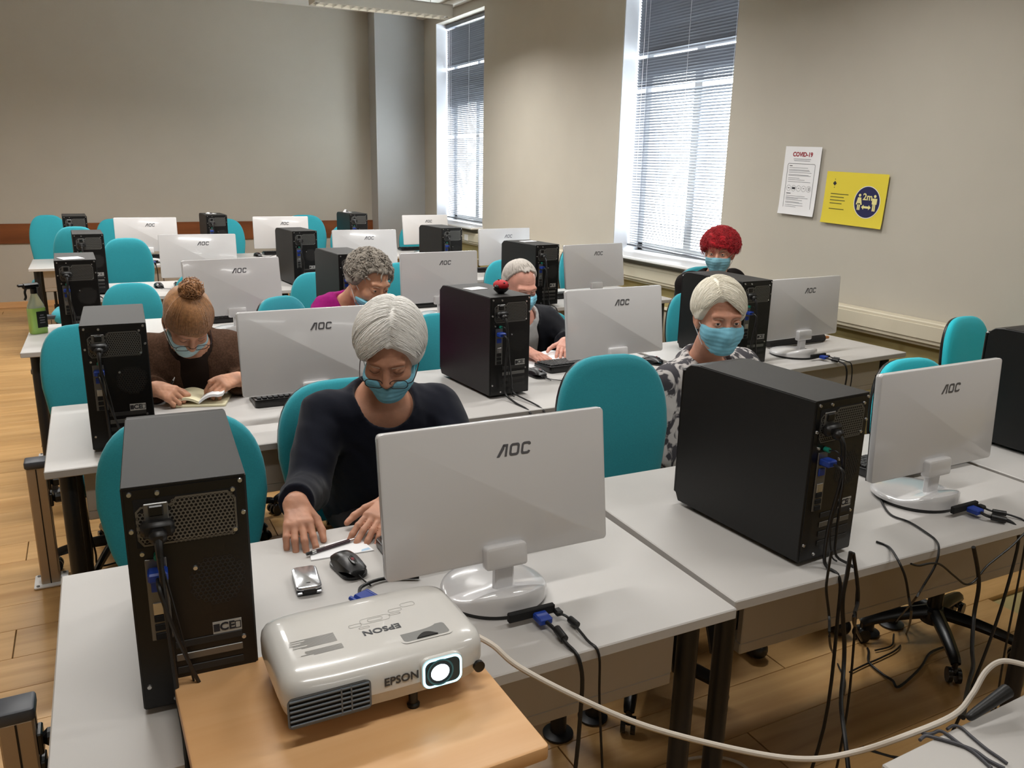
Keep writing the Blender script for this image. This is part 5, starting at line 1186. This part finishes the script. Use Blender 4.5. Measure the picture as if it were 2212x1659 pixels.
C_jack = mat('navy_tracksuit', srgb(16, 18, 26), .7, spec=.25); C_tee = mat('grey_tshirt', srgb(172, 172, 172), .9, noise=.06, nscale=40); C_black = mat('black_cardigan', srgb(22, 17, 17), .9, spec=.15); C_flow = mat('pink_blouse', srgb(206, 160, 142), .85, noise=.25, nscale=140); C_dark = mat('dark_brown_top', srgb(38, 29, 24), .9, spec=.1)
# patterned shirt: pale grey with charcoal brush marks
def pattern_mat(name):
    m = bpy.data.materials.new(name); m.use_nodes = True; nt = m.node_tree; b = nt.nodes['Principled BSDF']; L = nt.links.new
    tc = nt.nodes.new('ShaderNodeTexCoord'); mp = nt.nodes.new('ShaderNodeMapping'); mp.inputs['Scale'].default_value = (1, 1, .6); L(tc.outputs['Object'], mp.inputs['Vector'])
    n = nt.nodes.new('ShaderNodeTexNoise'); n.inputs['Scale'].default_value = 17; n.inputs['Detail'].default_value = 3.0; n.inputs['Distortion'].default_value = 1.6; L(mp.outputs[0], n.inputs['Vector'])
    cr = nt.nodes.new('ShaderNodeValToRGB'); e = cr.color_ramp.elements; e[0].position = .47; e[1].position = .54; e[0].color = (*srgb(58, 56, 62), 1); e[1].color = (*srgb(188, 184, 182), 1)
    L(n.outputs['Fac'], cr.inputs['Fac']); L(cr.outputs['Color'], b.inputs['Base Color']); b.inputs['Roughness'].default_value = .85; return m
C_pat = pattern_mat('patterned_shirt')
def yawp(yaw, pitch): y, p = math.radians(yaw), math.radians(pitch); return (-math.sin(y) * math.cos(p), -math.cos(y) * math.cos(p), -math.sin(p))   # yaw > 0 turns to the viewer's left

person('person', dict(head=(.415, 2.155, 1.120), fwd=yawp(27, 29), roll=.03, hs=1.02, hip=(.46, 2.44, .55), neck=(.435, 2.315, .965), shR=(.262, 2.325, .905), shL=(.628, 2.325, .888), elR=(.165, 2.17, .735), elL=(.655, 2.12, .715), wrR=(.079, 1.915, .812), wrL=(.318, 1.868, .796),
    knee=[(.36, 2.02, .53), (.58, 2.02, .53)], foot=[(.34, 2.05, .06), (.60, 2.05, .06)], skin=S1, hres=.0036,
    handR=dict(D=(-.14, -.95, -.30), N=(.15, .25, -.95), curls=[(.30, .25, .15), (.25, .55, .35), (.25, .6, .4), (.25, .6, .4)], spread=.12, thumb=(.75, .55, .5), nails=True),
    handL=dict(D=(-.72, -.62, -.22), N=(-.1, .1, -1), curls=[(.1, .3, .25)] * 4, spread=.09, thumb=(.6, .75, .3), nails=True),
    cloth=dict(mat=C_navy, name='jumper', neck=.088, nd=.015, fold=.006, ff=34, res=.006), glasses=dict(off=(0, .012, -.024)), mask=dict(mat=M_mask1, mtop=-.020, mv=-.026, mnose=0, off=(0, .001, -.006)), 
    hair=dict(mat=H_white, thick=.022, vol=(1.03, 1.0, 1.05), line=(.092, -.030, -.06), namp=.004, nf=48, seed=4, lockout=1.0, jit=1.6, curl=.0012, rad=.0014, pairs=part_hair(-.14, (.20, .20), 2500, 3, 1))), 'white-haired person in a navy jumper wearing glasses and a blue mask')
person('person', dict(head=(1.612, 2.15, 1.140), fwd=yawp(22, 6), roll=-.02, hip=(1.78, 2.42, .54), neck=(1.685, 2.30, .955), shR=(1.525, 2.27, .885), shL=(1.90, 2.33, .895), elR=(1.50, 2.20, .63), elL=(1.95, 2.15, .68), wrR=(1.66, 1.98, .60), wrL=(1.80, 1.97, .64),
    knee=[(1.62, 2.02, .53), (1.98, 2.02, .53)], foot=[(1.635, 1.95, .06), (2.02, 1.93, .06)], toe=(-.15, -1, 0), skin=S2, hres=.0036, eyes=(.10, 0, .02), open=.0040,
    cloth=dict(mat=C_pat, name='patterned_shirt', neck=.072, vneck=False, fold=.006, ff=30, cuff=(.08, .08), g=.02), mask=dict(mat=M_mask1, mtop=-.008, mv=.008),
    hair=dict(mat=H_cream, thick=.014, vol=(1.02, 1.02, 1.04), line=(.094, -.004, -.07), namp=.004, nf=48, jit=1.6, curl=.0012, seed=6, rad=.0014, pairs=part_hair(.30, (.40, .28), 2200, 5, -1))), 'white-haired person in a black and grey patterned shirt with blue mask')
person('person', dict(head=(-.02, 3.24, 1.045), fwd=yawp(-8, 48), roll=.05, hip=(.02, 3.60, .55), neck=(.0, 3.42, .945), shR=(-.165, 3.47, .885), shL=(.165, 3.47, .878), elR=(-.19, 3.42, .72), elL=(.20, 3.40, .72), wrR=(-.155, 3.215, .805), wrL=(.152, 3.215, .812),
    knee=[(-.08, 3.2, .53), (.12, 3.2, .53)], foot=[(-.10, 3.3, .06), (.14, 3.3, .06)], skin=S4,
    handR=dict(D=(.62, -.70, -.12), N=(.45, .35, -.8), curls=[(.7, 1.0, .5), (.9, 1.2, .6), (.9, 1.2, .6), (.9, 1.2, .6)], spread=.03, thumb=(.85, .35, .45)),
    handL=dict(D=(-.70, -.45, .0), N=(-.35, .35, -.85), curls=[(.5, .8, .5), (.6, .9, .5), (.6, .9, .5), (.6, .9, .5)], spread=.03, thumb=(.95, .2, .0)),
    cloth=dict(mat=C_brown, name='cardigan', neck=.08, vneck=True, fold=.008, ff=34, g=.018, under=('top', C_dark)), glasses=dict(off=(0, .012, -.020)), mask=dict(mat=M_mask2, mtop=-.022, mv=-.022, mnose=0),
    hair=dict(mat=H_brown, thick=.013, line=(.045, -.018, -.06), fringe=(0, .05, .025), namp=.004, nf=80, seed=9, rad=.0020, bun=(.0, -.05, .145), pairs=rp_pairs(1100, 4, lambda r: (lambda x: (A3(.1, -.25, 1), A3(x, .95 - .5 * abs(x), r.uniform(.05, .35) - .5 * abs(x))))(r.uniform(-1.1, 1.1))))), 'ginger-haired person with a bun in a brown cardigan writing in a notebook')
person('person', dict(head=(.752, 3.44, 1.135), fwd=yawp(-22, 24), roll=.10, hip=(.68, 3.80, .55), neck=(.700, 3.585, 1.02), shR=(.60, 3.58, .992), shL=(.87, 3.70, .93), elR=(.49, 3.42, .835), elL=(.86, 3.55, .76), wrR=(.52, 3.25, .80), wrL=(.78, 3.32, .79),
    knee=[(.60, 3.42, .53), (.80, 3.42, .53)], foot=[(.60, 3.48, .06), (.82, 3.48, .06)], skin=S4, eyes=(.05, 0, -.25), open=.0030,
    cloth=dict(mat=C_mag, name='knit_top', neck=.07, fold=.010, ff=40, g=.014), mask=dict(mat=M_mask1, mtop=-.034, mv=-.010, mnose=0, off=(0, -.002, -.012), roll=.12),
    hair=dict(mat=H_grey, thick=.017, vol=(1.06, 1.0, 1.0), line=(.084, -.02, -.07), y0=-.005, namp=.011, nf=120, seed=12, curl=.0035, rad=.0034, flat=.5, lockout=1.0, pairs=[q for q in rp_pairs(900, 7, lambda r: (lambda a: (a, nrm(a + r.randn(3) * .22 - A3(0, 0, .12))))(nrm(A3(r.randn(), r.uniform(-.9, .75), abs(r.randn()) * .9 + .05)))) if not (q[0][1] > .15 and q[0][2] < .62 and abs(q[0][0]) < .75)])), 'grey curly-haired person in a magenta top leaning with a lowered mask')
person('person', dict(head=(1.553, 3.54, 1.060), fwd=yawp(-2, 19), roll=0, hip=(1.70, 3.86, .54), neck=(1.63, 3.69, .905), shR=(1.45, 3.70, .85), shL=(1.80, 3.70, .845), elR=(1.40, 3.5, .72), elL=(1.87, 3.58, .74), wrR=(1.48, 3.33, .79), wrL=(1.735, 3.385, .80),
    knee=[(1.6, 3.45, .53), (1.82, 3.45, .53)], foot=[(1.6, 3.5, .06), (1.84, 3.5, .06)], skin=S3,
    handL=dict(D=(-.55, -.80, -.12), N=(-.1, .0, -1), curls=[(.2, .4, .3)] * 4, spread=.06), handR=dict(D=(.3, -.9, -.12), N=(0, 0, -1), curls=[(.2, .4, .3)] * 4),
    cloth=dict(mat=C_jack, name='tracksuit_jacket', neck=.085, vneck=True, fold=.006, ff=30, g=.022, under=('t_shirt', C_tee)), mask=dict(mat=M_mask1, mtop=-.006, mv=.004),
    hair=dict(mat=H_silver, thick=.008, y0=-.03, line=(.108, .01, -.07), namp=.003, nf=90, seed=15, rad=.0019, pairs=rp_pairs(900, 8, lambda r: (lambda x: (A3(x * .5, -.4, .9), A3(x, r.uniform(.05, .50) - .3 * abs(x), r.uniform(.72, .90) - .72 * abs(x))))(r.uniform(-1, 1))))), 'silver-haired person in a dark tracksuit jacket reading an open book')
person('person', dict(head=(2.862, 3.60, 1.185), fwd=yawp(50, 4), roll=0, hs=.97, hip=(2.94, 3.78, .56), neck=(2.93, 3.70, 1.03), shR=(2.755, 3.72, .995), shL=(3.11, 3.74, .995), elR=(2.70, 3.6, .75), elL=(3.14, 3.58, .75), wrR=(2.78, 3.4, .77), wrL=(3.05, 3.4, .77),
    knee=[(2.84, 3.4, .53), (3.06, 3.4, .53)], foot=[(2.84, 3.45, .06), (3.06, 3.45, .06)], skin=S2, eyes=(.1, 0, 0), open=.0038,
    cloth=dict(mat=C_black, name='cardigan', neck=.08, vneck=True, fold=.005, g=.018, under=('blouse', C_flow)), mask=dict(mat=M_mask3, mtop=-.014, mv=.006),
    hair=dict(mat=H_red, thick=.030, vol=(1.06, .98, .92), lift=.004, line=(.046, .012, -.03), namp=.010, nf=110, seed=21, curl=.004, rad=.0011, lockout=1.0, jit=4, pairs=rp_pairs(2600, 9, lambda r: (lambda a: (a, nrm(a + r.randn(3) * .35)))(nrm(A3(r.randn(), r.uniform(-.9, .9), abs(r.randn()) * .9 + .02)))))), 'red-haired person in a black cardigan with mask seated by the window wall')

a = on((361, 850), 2, .786); b = on((374, 822), 1, a.y + .01)
pn = tag(MB().cyl(a, b, .0042, n=12).build('pen', M_blackgloss), 'dark pen held upright by the person in the brown cardigan', 'pen'); d = (b - a).normalized()
MB().cyl(b, b + d * .014, .0036, .0016, n=12).build('pen_cap', M_silver, pn)
